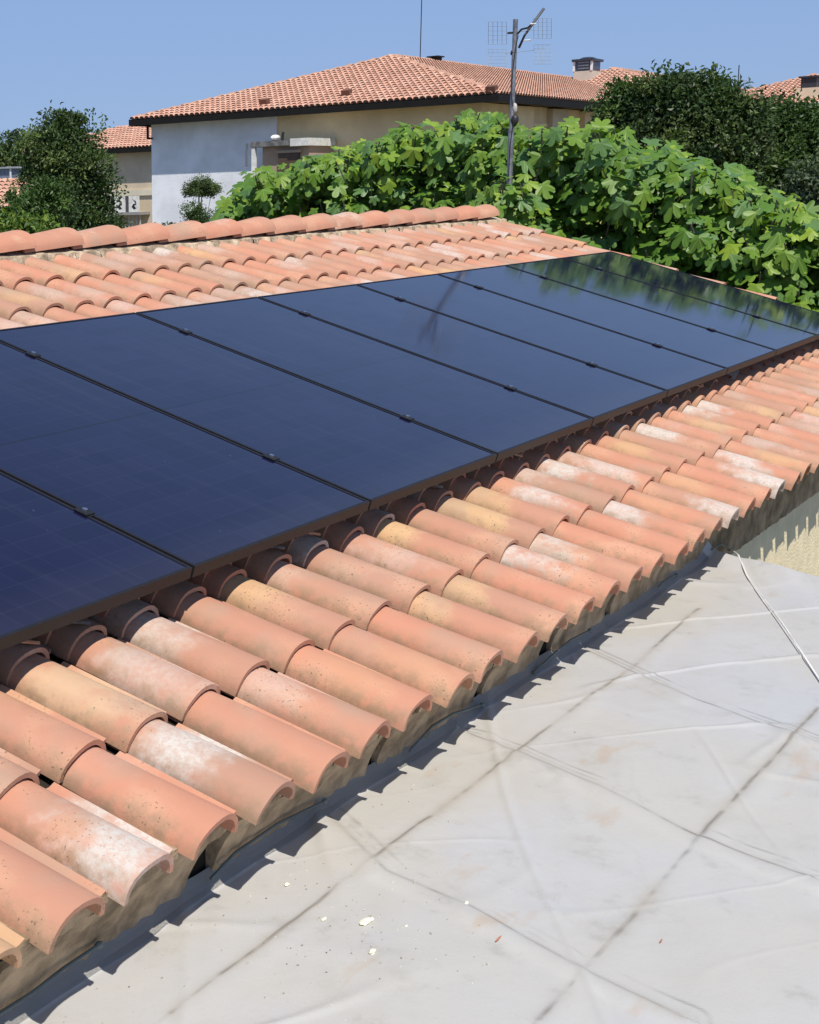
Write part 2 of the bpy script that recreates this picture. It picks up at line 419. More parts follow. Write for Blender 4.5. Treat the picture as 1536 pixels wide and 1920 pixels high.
# mortar bed under the eaves tiles, with a few holes
b = MB(); holes_fascia = []
HOLES = {-1: 'side', 3: 'arch', 6: 'side', 9: 'side', 12: 'arch', 14: 'side', -4: 'side'}
for j in range(-24, 46):
    u, v = tile_place(0, j)
    if u > U_END - .1 or u < LEFT_X: continue
    r = random.Random(j+900)
    # plug in the arch: half disc, lower and shifted left so a dark lens stays open at the right
    if HOLES.get(j) != 'arch':
        n = 10; fy = v + .050; sx, hz = .080, .071*r.uniform(.44, .58)
        top = []
        for i in range(n+1):
            a = math.pi*i/n; x = -sx*math.cos(a); z = hz*math.sin(a)**.7 if 0 < i < n else 0
            z *= (1 - .42*max(0, x/sx)) ; top.append((x - .003, z + r.uniform(-.001, .001)))
        fr = [roofpt(u+x, fy + r.uniform(-.002,.002), -.192+z) for x, z in top]; bk = [roofpt(u+x, fy+.06, -.192+z) for x, z in top]
        cf = roofpt(u, fy, -.194)
        b.add(fr + bk, [tuple(range(n+1))] + [(i, n+1+i, n+2+i, i+1) for i in range(n)])
    # fascia block
    x0, x1 = u-.1212, u+.1212
    if HOLES.get(j) == 'side': x1 = u + .060
    if HOLES.get(j) == 'arch': x0 = u - .005
    off = r.uniform(-.006, .006)
    A = roofpt(u, v+.045, -.188); zt_ = A.z; y0 = A.y
    pts_top = [(x0, zt_), (x1, zt_)]
    nx_ = 7; vv = []; ff = []
    levels = [(zt_+.004, y0+.002), (zt_-.018, y0+.006), (zt_-.034, y0+.012), (-.42, -.503), (-.445, -.488), (-.475, -.468), (-.505, -.452), (-.535, -.438), (-.565, -.428), (-.72, -.420)]
    for (z, y) in levels:
        for q in range(nx_+1):
            x = x0 + (x1-x0)*q/nx_
            vv.append((x, y + rng.uniform(-.007, .002) * (0 if q in (0, nx_) else 1), z))
    for lv in range(len(levels)-1):
        for q in range(nx_): a = lv*(nx_+1)+q; ff.append((a, a+nx_+1, a+nx_+2, a+1))
    b.add(vv, ff)
    b.quad((x0, y0+.002, zt_+.004), (x1, y0+.002, zt_+.004), (x1, -.40, zt_+.03), (x0, -.40, zt_+.03))
    for x in (x0, x1):
        if (x == x1 and HOLES.get(j) == 'side') or (x == x0 and (HOLES.get(j) == 'arch' or HOLES.get(j-1) == 'side')): b.quad(*[(x, y, z) for z, y in levels], (x, -.40, -.72), (x, -.40, zt_+.03))
b.build('eaves_mortar', MORTAR, house, smooth=60, kind='stuff')
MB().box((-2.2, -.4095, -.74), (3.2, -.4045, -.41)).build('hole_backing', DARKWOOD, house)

# ------------------------------------------------------------------ SOLAR PANELS
PW, PGAP, PL = 1.047, .013, 1.801
pm, pt, pb = newmat('panel_glass')
ptc = pt.nodes.new('ShaderNodeTexCoord').outputs['Object']
sx = pt.nodes.new('ShaderNodeSeparateXYZ'); L(pt, ptc, sx.inputs[0])
def grid(t, x, period, width):
    f = mth(t, 'FRACT', mth(t, 'DIVIDE', x, period)); d = mth(t, 'MINIMUM', f, mth(t, 'SUBTRACT', 1.0, f))
    return mth(t, 'SUBTRACT', 1.0, sstep(t, d, width*.4, width))
g1 = grid(pt, mth(pt, 'ADD', sx.outputs[0], .001), 1.02/6, .012); g2 = grid(pt, sx.outputs[1], 1.78/20, .022)
oi = pt.nodes.new('ShaderNodeObjectInfo')
cellv = pt.nodes.new('ShaderNodeTexWhiteNoise'); cellv.noise_dimensions = '3D'
sn = N(pt, 'ShaderNodeVectorMath', operation='SNAP'); L(pt, ptc, sn.inputs[0]); sn.inputs[1].default_value = (1.02/6, 1.78/20, 10)
va = N(pt, 'ShaderNodeVectorMath', operation='ADD'); L(pt, sn.outputs[0], va.inputs[0]); L(pt, oi.outputs['Random'], va.inputs[1]); L(pt, va.outputs[0], cellv.inputs[0])
cc = mixc(pt, cellv.outputs[0], (.0070, .0068, .0270), (.0100, .0096, .0340))
cc = mixc(pt, mth(pt, 'MULTIPLY', g1, .45), cc, (.026, .027, .055)); cc = mixc(pt, mth(pt, 'MULTIPLY', g2, .40), cc, (.027, .028, .056))
mid = mth(pt, 'SUBTRACT', 1.0, sstep(pt, mth(pt, 'ABSOLUTE', mth(pt, 'SUBTRACT', sx.outputs[1], .89)), .003, .007))
cc = mixc(pt, mth(pt, 'MULTIPLY', mid, .8), cc, (.002, .002, .004))
L(pt, cc, pb.inputs['Base Color'])
pb.inputs['Roughness'].default_value = .06; pb.inputs['IOR'].default_value = 1.44
pb.inputs['Specular Tint'].default_value = (.62, .80, 1.0, 1)
sv = N(pt, 'ShaderNodeVectorMath', operation='MULTIPLY'); L(pt, ptc, sv.inputs[0]); sv.inputs[1].default_value = (14, 1.2, 1)
low = mth(pt, 'SUBTRACT', 1.0, sstep(pt, sx.outputs[1], .01, .22))
film = mth(pt, 'ADD', mth(pt, 'MULTIPLY', sstep(pt, noise(pt, sv.outputs[0], 1.0, 4, .6), .5, .8), .05), mth(pt, 'MULTIPLY', low, .06))
spk = mth(pt, 'MULTIPLY', sstep(pt, noise(pt, ptc, 55, 2, .5), .74, .80), .25)
L(pt, mixc(pt, mth(pt, 'ADD', film, spk), cc, (.17, .16, .15)), pb.inputs['Base Color'])
dust = noise(pt, ptc, 3.0, 5, .6); L(pt, mth(pt, 'ADD', .05, mth(pt, 'MULTIPLY', dust, .05)), pb.inputs['Roughness'])
def frame_mesh():
    b = MB(); w = .011; z0, z1 = -.035, 0
    b.box((0, 0, z0), (PW, w, z1)); b.box((0, PL-w, z0), (PW, PL, z1))
    b.box((0, w, z0), (w, PL-w, z1)); b.box((PW-w, w, z0), (PW, PL-w, z1))
    return b.mesh('frame_mesh', FRAME)
FRM = frame_mesh()
GLS = MB().box((.0105, .0105, -.008), (PW-.0105, PL-.0105, -.0022)).mesh('glass_mesh', pm)
BSH = MB().box((.011, .011, -.012), (PW-.011, PL-.011, -.0082)).mesh('back_sheet_mesh', BLACKP)
ordn = ['partly cut off by the left edge, nearest the camera', 'second from the camera, first whole lower seam to its left',
        'third from the camera along the array', 'fourth from the camera, mirroring the lower end of the mast',
        'fifth from the camera, crossed by the dark mast reflection', 'sixth from the camera, its top corner mirroring the mast head',
        'seventh from the camera, pale blue with a touch of green mirrored', 'eighth from the camera, mirroring green fig leaves over half its glass',
        'last at the far verge, mirroring the fig tree in dark green']
for i, k in enumerate(range(-1, 8)):
    p = thing('solar_panel', 'black framed solar panel ' + ordn[i], 'solar panel', group='solar panels in one row on the tiled roof')
    p.matrix_world = Matrix.Translation(roofpt(k*1.06 + PGAP/2, 0, 0)) @ WM.to_4x4()
    for nm, me_ in (('frame', FRM), ('glass', GLS), ('back_sheet', BSH)):
        link(nm, me_, p)
CL = MB().box((-.0062, -.032, -.034), (.0062, .032, .0015)).box((-.021, -.024, .0015), (.021, .024, .0045)).mesh('clamp_mesh', FRAME)
bm = MB(); bm.tube([(0,0,.0045), (0,0,.012)], .0095, 6); BOLT = bm.mesh('bolt_mesh', STEEL)
for v, nm in ((.40, 'lower'), (1.515, 'upper')):
    rl = thing('mounting_rail', 'black %s mounting rail with clamps between the solar panels' % nm, 'rail', group='rails under the solar panels')
    rl.matrix_world = Matrix.Translation(roofpt(0, v, 0)) @ WM.to_4x4()
    MB().box((-1.1, -.02, -.078), (7*1.06+1.08, .02, -.0365)).build('bar', FRAME, rl)
    for k in range(0, 8):
        c = link('clamp', CL, rl, (k*1.06, 0, 0)); link('bolt', BOLT, c)
    for k in range(-1, 9):
        MB().box((k*1.06+.3, -.03, -.118), (k*1.06+.335, .03, -.0785)).build('foot', GALV, rl)
hk = [(-.62,0), (-.41,1), (.60,1), (.83,0), (1.77,1), (2.55,0), (3.45,1), (5.1,0)]
for i, (u, s) in enumerate(hk):
    b = MB(); c = [roofpt(u-.10, .10, -.085), roofpt(u-.02, .085, -.098), roofpt(u+.05, .062, -.112)]
    b.tube(c, .0045, 5)
    tag(b.build('cable_tie', GALV if s else plain('copper_strip', (.5,.28,.18), .6), None),
        ['thin metal strip poking out under the panels beside the violet-tinged tile', 'thin bright strip under the first panel, above the yellowish tile head',
         'copper coloured strip under the second panel near the seam', 'dark strip right of the second panel seam', 'pale strip under the third panel edge',
         'thin dark strip under the fourth panel edge', 'pale strip under the fifth panel edge', 'short strip under the seventh panel edge'][i], 'metal strip', 'thin strips poking out under the panels')

# ------------------------------------------------------------------ FLAT ROOF with grey membrane
froof = thing('flat_roof', 'grey membrane flat roof in the foreground below the tile eaves', 'flat roof')
def ZM(x): return -.612 - .0095*x
EX0 = 3.50
def ex(y): return EX0 + (y + .45)*.50        # slanted right-hand edge
seams = {}
def onM(x, y):
    p = onZ(x, y, -.61)
    for _ in range(4): p = onZ(x, y, ZM(p.x))
    return p
LA = [onM(*q) for q in [(320,1900),(530,1745),(745,1577),(965,1413),(1165,1265),(1310,1140)]]
LB = [onM(*q) for q in [(1010,1915),(1110,1800),(1310,1570),(1480,1390),(1536,1325)]]
LC = [onM(*q) for q in [(610,1530),(725,1640),(875,1700),(1085,1815),(1275,1905)]]
LD = [onM(*q) for q in [(880,1375),(965,1410),(1120,1475),(1310,1567),(1536,1650)]]
LE = [onM(*q) for q in [(1100,1215),(1180,1255),(1300,1310),(1445,1365),(1536,1395)]]
def dist_poly(X, Y, P):
    D = np.full(X.shape, 9.0); S = np.zeros(X.shape)
    for a, c in zip(P[:-1], P[1:]):
        dx, dy = c.x-a.x, c.y-a.y; l2 = dx*dx+dy*dy
        t_ = np.clip(((X-a.x)*dx + (Y-a.y)*dy)/l2, 0, 1)
        d = np.hypot(X-(a.x+t_*dx), Y-(a.y+t_*dy)); sgn = np.sign((X-a.x)*dy - (Y-a.y)*dx)
        S = np.where(d < D, sgn, S); D = np.minimum(D, d)
    return D, S
GRIDS = {}
def G0(seed): return GRIDS.get(seed) if seed in GRIDS else np.random.RandomState(seed).rand(256, 256)
def vnoise(X, Y, sx_, sy_, seed):
    G = GRIDS.setdefault(seed, G0(seed)); x = X*sx_ + 100; y = Y*sy_ + 100
    xi = np.floor(x).astype(int); yi = np.floor(y).astype(int); fx = x-xi; fy = y-yi
    fx = fx*fx*(3-2*fx); fy = fy*fy*(3-2*fy)
    g = lambda a, c: G[a % 256, c % 256]
    return (g(xi,yi)*(1-fx)*(1-fy)+g(xi+1,yi)*fx*(1-fy)+g(xi,yi+1)*(1-fx)*fy+g(xi+1,yi+1)*fx*fy) - .5
def Hf(X, Y):
    """relief of the sheet above its mean plane: pillows, drawn-out wrinkles, creases, turned-up edges"""
    a_ = math.radians(28); XR = X*math.cos(a_)+Y*math.sin(a_); YR = -X*math.sin(a_)+Y*math.cos(a_)
    wv = vnoise(X, Y, .45, .45, 9)*.5
    H = .014*vnoise(X, Y, 1.6, 2.2, 1) + .010*vnoise(XR+wv, YR+wv*.6, .9, 5.2, 2) + .0038*vnoise(XR+wv, YR, 1.8, 15, 3) + .0006*vnoise(X, Y, 22, 22, 4)
    mk = np.clip((vnoise(X, Y, 1.1, 1.1, 12)+.1)*3, 0, 1)
    c1 = np.abs(vnoise(XR+wv*.7, YR+wv*.4, .8, 3.6, 21)); H = H + mk*.0070*np.exp(-(c1/.035)**2)
    b_ = math.radians(-35); XQ = X*math.cos(b_)+Y*math.sin(b_); YQ = -X*math.sin(b_)+Y*math.cos(b_)
    c2 = np.abs(vnoise(XQ+wv, YQ, 1.0, 4.2, 33)); H = H + (1-mk)*.0055*np.exp(-(c2/.028)**2)
    H = H + np.exp(-((Y+.45)/.16)**2)*.007*vnoise(X, Y, 7, 1.0, 6)
    for si, P in enumerate((LA, LB, LC, LD, LE)):
        D, S = dist_poly(X, Y, P); br = np.clip(.55 + 1.5*vnoise(X, Y, 6.5, 6.5, 60+si), 0, 1)
        if si < 2: H = H + .0036*(1/(1+np.exp(-D*S/.005)) - 1/(1+np.exp(-(D*S-.05)/.012)))*br
        else:
            sg = D*S
            H = H + .0095*(1/(1+np.exp(-sg/.0055)) - 1/(1+np.exp(-(sg-.060)/.008)))*np.clip(.8+vnoise(X, Y, 5, 5, 70+si), 0, 1.2)
    red = ex(Y) - X
    H = H + .035*np.exp(-(red/.09)**2)*(Y > -3)
    H = H + .040*np.clip((Y + .462)/.040, 0, 1)**1.6       # turned up against the eaves mortar
    return H
NF = 640
xs = np.concatenate([np.linspace(-7, -2.0, 20)[:-1], np.arange(-2.0, -1.4, .02), np.arange(-1.4, 0, .0058), np.linspace(0, 1, NF)])
nx1 = len(xs) - NF
ys = np.concatenate([np.arange(-.424, -1.95, -.0058), np.arange(-1.96, -2.4, -.02), np.linspace(-2.42, -5.2, 14)])
Xg, Yg = np.meshgrid(xs, ys)
X = Xg.copy(); X[:, nx1:] = Xg[:, nx1:]*np.maximum(ex(Yg[:, nx1:]), .3); Y = Yg
Zg = ZM(X) + Hf(X, Y)
nyy, nxx = X.shape
V = np.stack([X, Y, Zg], -1).reshape(-1, 3)
iy, ix = np.mgrid[0:nyy-1, 0:nxx-1]; a = (iy*nxx+ix).ravel()
Fq = np.stack([a, a+nxx, a+nxx+1, a+1], 1)
me = bpy.data.meshes.new('membrane'); me.vertices.add(len(V)); me.vertices.foreach_set('co', V.ravel())
me.loops.add(Fq.size); me.loops.foreach_set('vertex_index', Fq.ravel())
me.polygons.add(len(Fq)); me.polygons.foreach_set('loop_start', np.arange(0, Fq.size, 4)); me.polygons.foreach_set('loop_total', np.full(len(Fq), 4))
me.update(calc_edges=True); me.validate(); me.polygons.foreach_set('use_smooth', np.ones(len(Fq), bool))
dirt = np.zeros(X.shape); stain = np.zeros(X.shape)
for si, P in enumerate((LA, LB, LC, LD, LE)):
    wob = .008*vnoise(X, Y, 3.5, 3.5, 40+si) + .004*vnoise(X, Y, 16, 16, 45+si)
    D, S = dist_poly(X + wob, Y + wob, P); sg = D*S
    br = np.clip(.62 + 1.5*(vnoise(X, Y, 6, 6, 60+si) + .8*vnoise(X, Y, 30, 30, 65+si)), .12, 1); wd = .0048 + .003*(vnoise(X, Y, 8, 8, 90+si))
    dirt = np.maximum(dirt, np.exp(-(D/wd)**2)*br)
    stain = np.maximum(stain, np.exp(-(D/.020)**2)*np.clip(.45 + vnoise(X, Y, 4, 4, 96+si)*1.6, 0, 1))
    if si > 1:
        br = np.clip(.4 + 2*vnoise(X, Y, 5, 5, 120+si) + vnoise(X, Y, 26, 26, 125+si), 0, 1)
        dirt = np.maximum(dirt, np.exp(-((sg+.055)/.004)**2)*br*.8)
        dirt = np.maximum(dirt, np.exp(-((sg+.030)/.003)**2)*np.clip(br-.35, 0, 1))
at = me.attributes.new('dirt', 'FLOAT', 'POINT'); at.data.foreach_set('value', dirt.ravel())
at = me.attributes.new('stain', 'FLOAT', 'POINT'); at.data.foreach_set('value', stain.ravel())
mm, t, b = newmat('grey_membrane')
tc = t.nodes.new('ShaderNodeTexCoord').outputs['Object']
n1 = noise(t, tc, 1.3, 5, .55); n2 = noise(t, tc, 4.5, 6, .6); n3 = noise(t, tc, 70, 4, .7)
c = mixc(t, sstep(t, n1, .35, .65), (.475, .458, .415), (.465, .465, .462))
c = mixc(t, mth(t, 'MULTIPLY', sstep(t, n2, .5, .75), .35), c, (.375, .36, .32))
st_ = N(t, 'ShaderNodeVectorMath', operation='MULTIPLY'); L(t, tc, st_.inputs[0]); st_.inputs[1].default_value = (1.2, 3.0, 1)
rust = sstep(t, noise(t, st_.outputs[0], 2.1, 4, .6), .62, .74)
c = mixc(t, mth(t, 'MULTIPLY', rust, .38), c, (.44, .30, .19))
c = mixc(t, mth(t, 'MULTIPLY', sstep(t, n3, .55, .8), .10), c, (.25, .24, .22))
tide = mth(t, 'SUBTRACT', 1.0, sstep(t, mth(t, 'ABSOLUTE', mth(t, 'SUBTRACT', noise(t, tc, 2.2, 4, .5), .56)), .004, .022))
c = mixc(t, mth(t, 'MULTIPLY', tide, .05), c, (.30, .27, .22))
c = mixc(t, mth(t, 'MULTIPLY', sstep(t, noise(t, tc, 9, 7, .7), .56, .72), .30), c, (.31, .295, .262))
c = mixc(t, mth(t, 'MULTIPLY', sstep(t, noise(t, tc, 420, 2, .5), .66, .74), .35), c, (.14, .13, .11))
a1 = t.nodes.new('ShaderNodeAttribute'); a1.attribute_name = 'stain'; a2 = t.nodes.new('ShaderNodeAttribute'); a2.attribute_name = 'dirt'
c = mixc(t, mth(t, 'MULTIPLY', a1.outputs['Fac'], .38), c, (.36, .31, .23))
c = mixc(t, mth(t, 'MULTIPLY', a2.outputs['Fac'], .78), c, (.16, .135, .105))
L(t, c, b.inputs['Base Color']); b.inputs['Roughness'].default_value = .5; b.inputs['Specular IOR Level'].default_value = .35
bump(t, b, mth(t, 'ADD', n2, mth(t, 'MULTIPLY', n3, .15)), .25, .012)
me.materials.append(mm)
link('membrane', me, froof)
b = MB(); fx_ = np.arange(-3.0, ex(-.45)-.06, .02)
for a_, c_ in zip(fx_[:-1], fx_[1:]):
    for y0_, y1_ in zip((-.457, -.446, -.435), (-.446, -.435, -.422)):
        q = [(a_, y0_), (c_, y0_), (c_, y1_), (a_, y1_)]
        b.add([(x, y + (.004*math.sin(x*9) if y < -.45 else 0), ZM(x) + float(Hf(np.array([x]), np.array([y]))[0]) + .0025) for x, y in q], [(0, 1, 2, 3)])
b.build('shade_strip', plain('shade_strip_grey', (.25, .245, .235), .7, var=.25, scale=4, spec=.25), froof)  # darker strip over the membrane, deepens the eaves shade by its colour
p0 = (ex(-.43), -.43); p1 = (ex(-2.6), -2.6)
z0_, z1_ = ZM(p0[0])+.032, ZM(p1[0])+.032
b.add([(p0[0], p0[1], z0_), (p1[0], p1[1], z1_), (p1[0]+.01, p1[1], z1_-.16), (p0[0]+.01, p0[1], z0_-.16), (p0[0], p0[1], z0_-.03), (p1[0], p1[1], z1_-.03)],
      [(0, 1, 2, 3)])
b.build('edge_upstand', mm, froof)
b = MB(); pl = [(-7, -.405), (ex(-.405)-.01, -.405), (ex(-2.6)-.01, -2.6), (1.0, -5.2), (-7, -5.2)]
top = [(x, y, ZM(x)-.04) for x, y in pl]; bot = [(x, y, GZ) for x, y in pl]; n = len(pl)
b.add(top+bot, [(i, (i+1) % n, n+(i+1) % n, n+i) for i in range(n)])
b.build('wall', CREAM, froof)

# rope, cables along the eaves, crumbs
rp = [onM(1366 + (1640-1366)*q/16, 1032 + (1424-1032)*q/16) for q in range(17)]
b = MB()
for sgn in (-1, 1):
    b.tube([(p.x + sgn*.004*math.sin(i*.8), p.y + sgn*.0032, ZM(p.x) + float(Hf(np.array([p.x]), np.array([min(p.y, -.49)]))[0]) + .006 + .002*sgn*math.cos(i*.8)) for i, p in enumerate(rp)], .0019, 5)
tag(b.build('rope', plain('white_rope', (.80, .79, .75), .8, bmp=.6, bscale=300), smooth=60), 'thin white double rope lying on the far end of the grey flat roof', 'rope')
cabm = plain('grey_green_cable', (.13, .16, .15), .5)
segs = [[(-40,1925),(60,1862),(120,1815),(185,1772)], [(395,1648),(440,1600),(520,1545),(608,1503)], [(768,1408),(810,1362),(850,1338),(904,1322)],
        [(1000,1262),(1040,1225),(1070,1200),(1106,1182)], [(1235,1100),(1252,1085),(1268,1078)], [(1335,1030),(1352,1020),(1368,1030)]]
lab = ['cable end at the lower left corner, along the eaves', 'curved cable below the white-patched eaves tile', 'curved cable below the dark hole near the middle of the eaves',
       'short cable farther along the eaves', 'short dark cable stub where the eaves shadow narrows', 'small cable loop where the white rope starts']
for s, lb in zip(segs, lab):
    P = [onY(x, y, -.452) for x, y in s]
    b = MB(); b.tube([(p.x, p.y, p.z) for p in P], .0042, 6); b.blob(P[-1], (.013,.010,.010), seed=1, sub=1, jit=.1)
    e = P[-1]
    tag(b.build('cable', cabm, smooth=60), 'grey-green ' + lb, 'cable', 'cables lying where the flat roof meets the eaves')
cr = [((685,1740), .012), ((698,1797), .0085), ((538,1663), .007), ((608,1731), .006), ((236,1738), .0035), ((762,1744), .003), ((430,1395), 0), ((875,1700), .006)]
crl = ['broken pale yellow crumb, largest on the flat roof', 'round pale crumb below the largest crumb', 'pale flake beside the eaves shadow', 'pale flake left of the largest crumb',
       'tiny white crumb near the lower left eaves shadow', 'tiny pale crumb right of the largest crumb', '', 'whitish crumb on the folded seam']
hz_ = lambda p: float(Hf(np.array([p.x]), np.array([p.y]))[0])
crm = plain('pale_crumb', (.82, .80, .62), .9, bmp=.5)
for i, ((x, y), r_) in enumerate(cr):
    if not r_: continue
    p = onM(x, y); p.z = ZM(p.x) + hz_(p); b = MB().blob((p.x, p.y, p.z + r_*.35), (r_*1.3, r_*.8, r_*.45), seed=i, sub=2, jit=.3)
    if i == 0: b.blob((p.x+.018, p.y-.006, p.z+.004), (.008, .006, .005), seed=77, sub=1, jit=.3)
    tag(b.build('mortar_crumb', crm), crl[i], 'crumb', 'pale crumbs on the flat roof')
gr = MB(); rr_ = random.Random(44)
for i in range(260):
    if i < 150: px_, py_ = rr_.gauss(700, 110), rr_.gauss(1740, 70)
    else:
        u_ = rr_.random(); px_, py_ = 150 + 900*u_ + rr_.gauss(0, 60), 1850 - 600*u_ + abs(rr_.gauss(0, 60))
    p = onM(px_, py_)
    if p.y > -.49: continue
    k_ = rr_.uniform(.0010, .0026); gr.blob((p.x, p.y, ZM(p.x) + hz_(p) + k_*.4), (k_*rr_.uniform(.8, 2), k_, k_*.6), seed=i, sub=0 if False else 1, jit=.3)
tag(gr.build('grit', plain('grit', (.50, .47, .38), .9, var=.5, scale=120)), 'fine pale grit scattered over the near part of the flat roof', 'grit')['kind'] = 'stuff'
tg = plain('terracotta_crumb', (.42, .16, .10), .9)
for i, ((x, y), r_, l_) in enumerate([((935,1768), .009, 'thin red tile splinter near the lower cross seam'), ((1240,1762), .007, 'small reddish splinter in the lower right membrane field')]):
    p = onM(x, y); p.z = ZM(p.x) + hz_(p); tag(MB().blob((p.x, p.y, p.z+.003), (r_*1.6, r_*.3, r_*.25), seed=i+30, jit=.3).build('tile_splinter', tg), l_, 'splinter', 'red splinters on the flat roof')

# ------------------------------------------------------------------ ANTENNA MAST
mast = thing('antenna_mast', 'tall grey mast with grid television antenna beside the ridge end', 'antenna', (9.92, 3.14, 0))
mx, my = 9.92, 3.14
ztop = onX(967, 36, mx).z
lean = Vector(((onX(966,36,mx)-onX(955,345,mx)).x, (onX(966,36,mx)-onX(955,345,mx)).y*0.35, 0))
def rel(p): return Vector((p[0]-mx, p[1]-my, p[2]))
PB = Vector(onX(953,400,mx)); PT = Vector(onX(967,36,mx))
mb = MB(); mb.tube([rel(PB - Vector((0,0,2.3))), rel(PB), rel(PB.lerp(PT, .45))], .027, 10); mb.tube([rel(PB.lerp(PT, .43)), rel(PT)], .022, 10)
mb.build('pole', GALV, mast, smooth=50)
def mp(x, y, dX=0.0): return rel(onX(x, y, mx + dX))
def gridpart(x0, x1, y0, y1, dx0, dx1, nx_, ny_):
    b = MB()
    for i in range(nx_+1):
        x = x0+(x1-x0)*i/nx_; b.tube([mp(x, y0, dx0), mp(x, y1, dx1)], .0016, 4)
    for k_ in range(ny_+1):
        s = k_/ny_; y = y0+(y1-y0)*s; dx = dx0+(dx1-dx0)*s; b.tube([mp(x0, y, dx), mp(x1, y, dx)], .0016, 4)
    return b
wire = plain('grey_wire', (.34, .37, .40), .5)
gridpart(916, 950, 41, 83, -.10, .02, 4, 5).build('reflector_grid', wire, mast)
gridpart(1001, 1034, 34, 72, -.10, .02, 4, 5).build('reflector_grid', wire, mast)
gridpart(916, 950, 92, 125, .04, -.08, 4, 5).build('reflector_grid', wire, mast)
gridpart(1001, 1034, 84, 120, .04, -.08, 4, 5).build('reflector_grid', wire, mast)
for y, d in ((62, .0), (100, .0)): MB().tube([mp(948, y, d), mp(1003, y-6, d)], .002, 4).build('cross_wire', wire, mast)
b = MB(); b.tube([mp(973, 90, .0), mp(984, 66, .0), mp(998, 46, .05), mp(1020, 16, .15)], .0115, 6); b.build('boom', BLACKP, mast, smooth=50)
b = MB(); b.tube([mp(970, 64), mp(978, 55), mp(990, 52), mp(996, 47)], .009, 6); b.build('bracket', BLACKP, mast, smooth=50)
b = MB(); b.tube([mp(952, 62), mp(970, 61)], .010, 6); b.tube([mp(959, 99), mp(968, 99)], .022, 8); b.build('clamp', BLACKP, mast)
b = MB(); b.tube([mp(995, 45), mp(1005, 45)], .008, 5); b.tube([mp(983, 76), mp(996, 75)], .006, 5); b.build('dipole', WHITEP, mast)
c_ = mp(966, 203); b = MB(); b.blob(c_, (.022, .022, .048), seed=3, sub=2, jit=.12); b.build('amplifier_box', plain('aged_plastic', (.5, .49, .46), .6), mast, smooth=60)
c_ = mp(965, 226); b = MB(); b.blob(c_, (.035, .035, .055), seed=4, sub=2, jit=.1); b.build('junction_cap', BLACKP, mast, smooth=60)
b = MB(); b.tube([mp(972, 66), mp(967, 90, -.02), mp(962, 130, -.025), mp(958, 170, -.03), mp(962, 200, -.03)], .004, 5); b.tube([mp(963, 230, -.03), mp(957, 270, -.03), mp(953, 340, -.03)], .004, 5)
b.build('coax_cable', BLACKP, mast)

# ------------------------------------------------------------------ FAR HOUSES
ROOFCOLS = [(.62,.34,.245), (.59,.32,.23), (.65,.37,.27), (.55,.30,.215), (.64,.39,.29)]
def field_tiles(poly, e0, e1, up, parent, seed, pitch=.205, expo=.33):
    """tile courses on a planar roof polygon; e0->e1 runs along the eaves, up points up the slope"""
    U = (e1-e0).normalized(); Vv = up.normalized(); Nn = U.cross(Vv).normalized()
    if Nn.z < 0: Nn = -Nn
    P2 = [((p-e0).dot(U), (p-e0).dot(Vv)) for p in poly]
    def inside(x, y):
        c = False; j = len(P2)-1
        for i in range(len(P2)):
            (xi, yi), (xj, yj) = P2[i], P2[j]
            if (yi > y) != (yj > y) and x < (xj-xi)*(y-yi)/(yj-yi)+xi: c = not c
            j = i
        return c
    ub = [p[0] for p in P2]; vb = [p[1] for p in P2]; r = random.Random(seed)
    b = MB(); cols = []
    y = -.06; row = 0
    while y < max(vb):
        x = min(ub)+pitch/2
        while x < max(ub):
            if inside(x, max(y+.12, .02)):
                base = []
                for (yy_, w, h, dz) in ((y, .098, .078, .026), (y+expo+.05, .092, .066, 0.0)):
                    for i in range(6):
                        a = math.pi*i/5; base.append(e0 + U*(x - w*math.cos(a)) + Vv*yy_ + Nn*(dz + h*math.sin(a)))
                q = r.uniform(.86, 1.12); c = ROOFCOLS[r.randrange(5)]; c = tuple(z*q for z in c)
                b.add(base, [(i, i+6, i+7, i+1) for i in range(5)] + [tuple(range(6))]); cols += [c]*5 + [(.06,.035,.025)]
            x += pitch
        y += expo; row += 1
    me = b.mesh('tile_field', FIELD, 70); set_col_attr(me, 'tc', cols)
    return link('tile_field', me, parent, kind='stuff')
HIPT = None
def hip_row(a, c, parent, step=.42, scale=.75):
    global HIPT
    if HIPT is None:
        HIPT = RT
    d = (c-a); n = int(d.length/step); t_ = d.normalized()
    side = t_.cross(Vector((0,0,1))).normalized(); up = side.cross(t_)
    M = Matrix((t_, -side, up)).transposed()
    for i in range(n):
        o = link('hip_tile', HIPT, parent); o.matrix_world = Matrix.Translation(a + t_*(i*step) + up*(.02)) @ M.to_4x4() @ Matrix.Rotation(-.05, 4, 'Y') @ Matrix.Scale(scale, 4)
        q = rng.random(); o.color = (.6 + q*.4, .1, q, 0)
def mat_wall(name, col): return plain(name, col, .92, var=.07, scale=1.1, bmp=.3, bscale=20, bdist=.02, spec=.15)
GUT = plain('dark_gutter', (.012, .011, .010), .7, spec=.2)
PALEW = mat_wall('pale_grey_render', (.80, .82, .86)); YELW = mat_wall('yellow_render', (.84, .66, .40)); TANW = mat_wall('tan_render', (.62, .52, .38))
UNDER = plain('roof_underlay', (.30, .15, .10), .95)
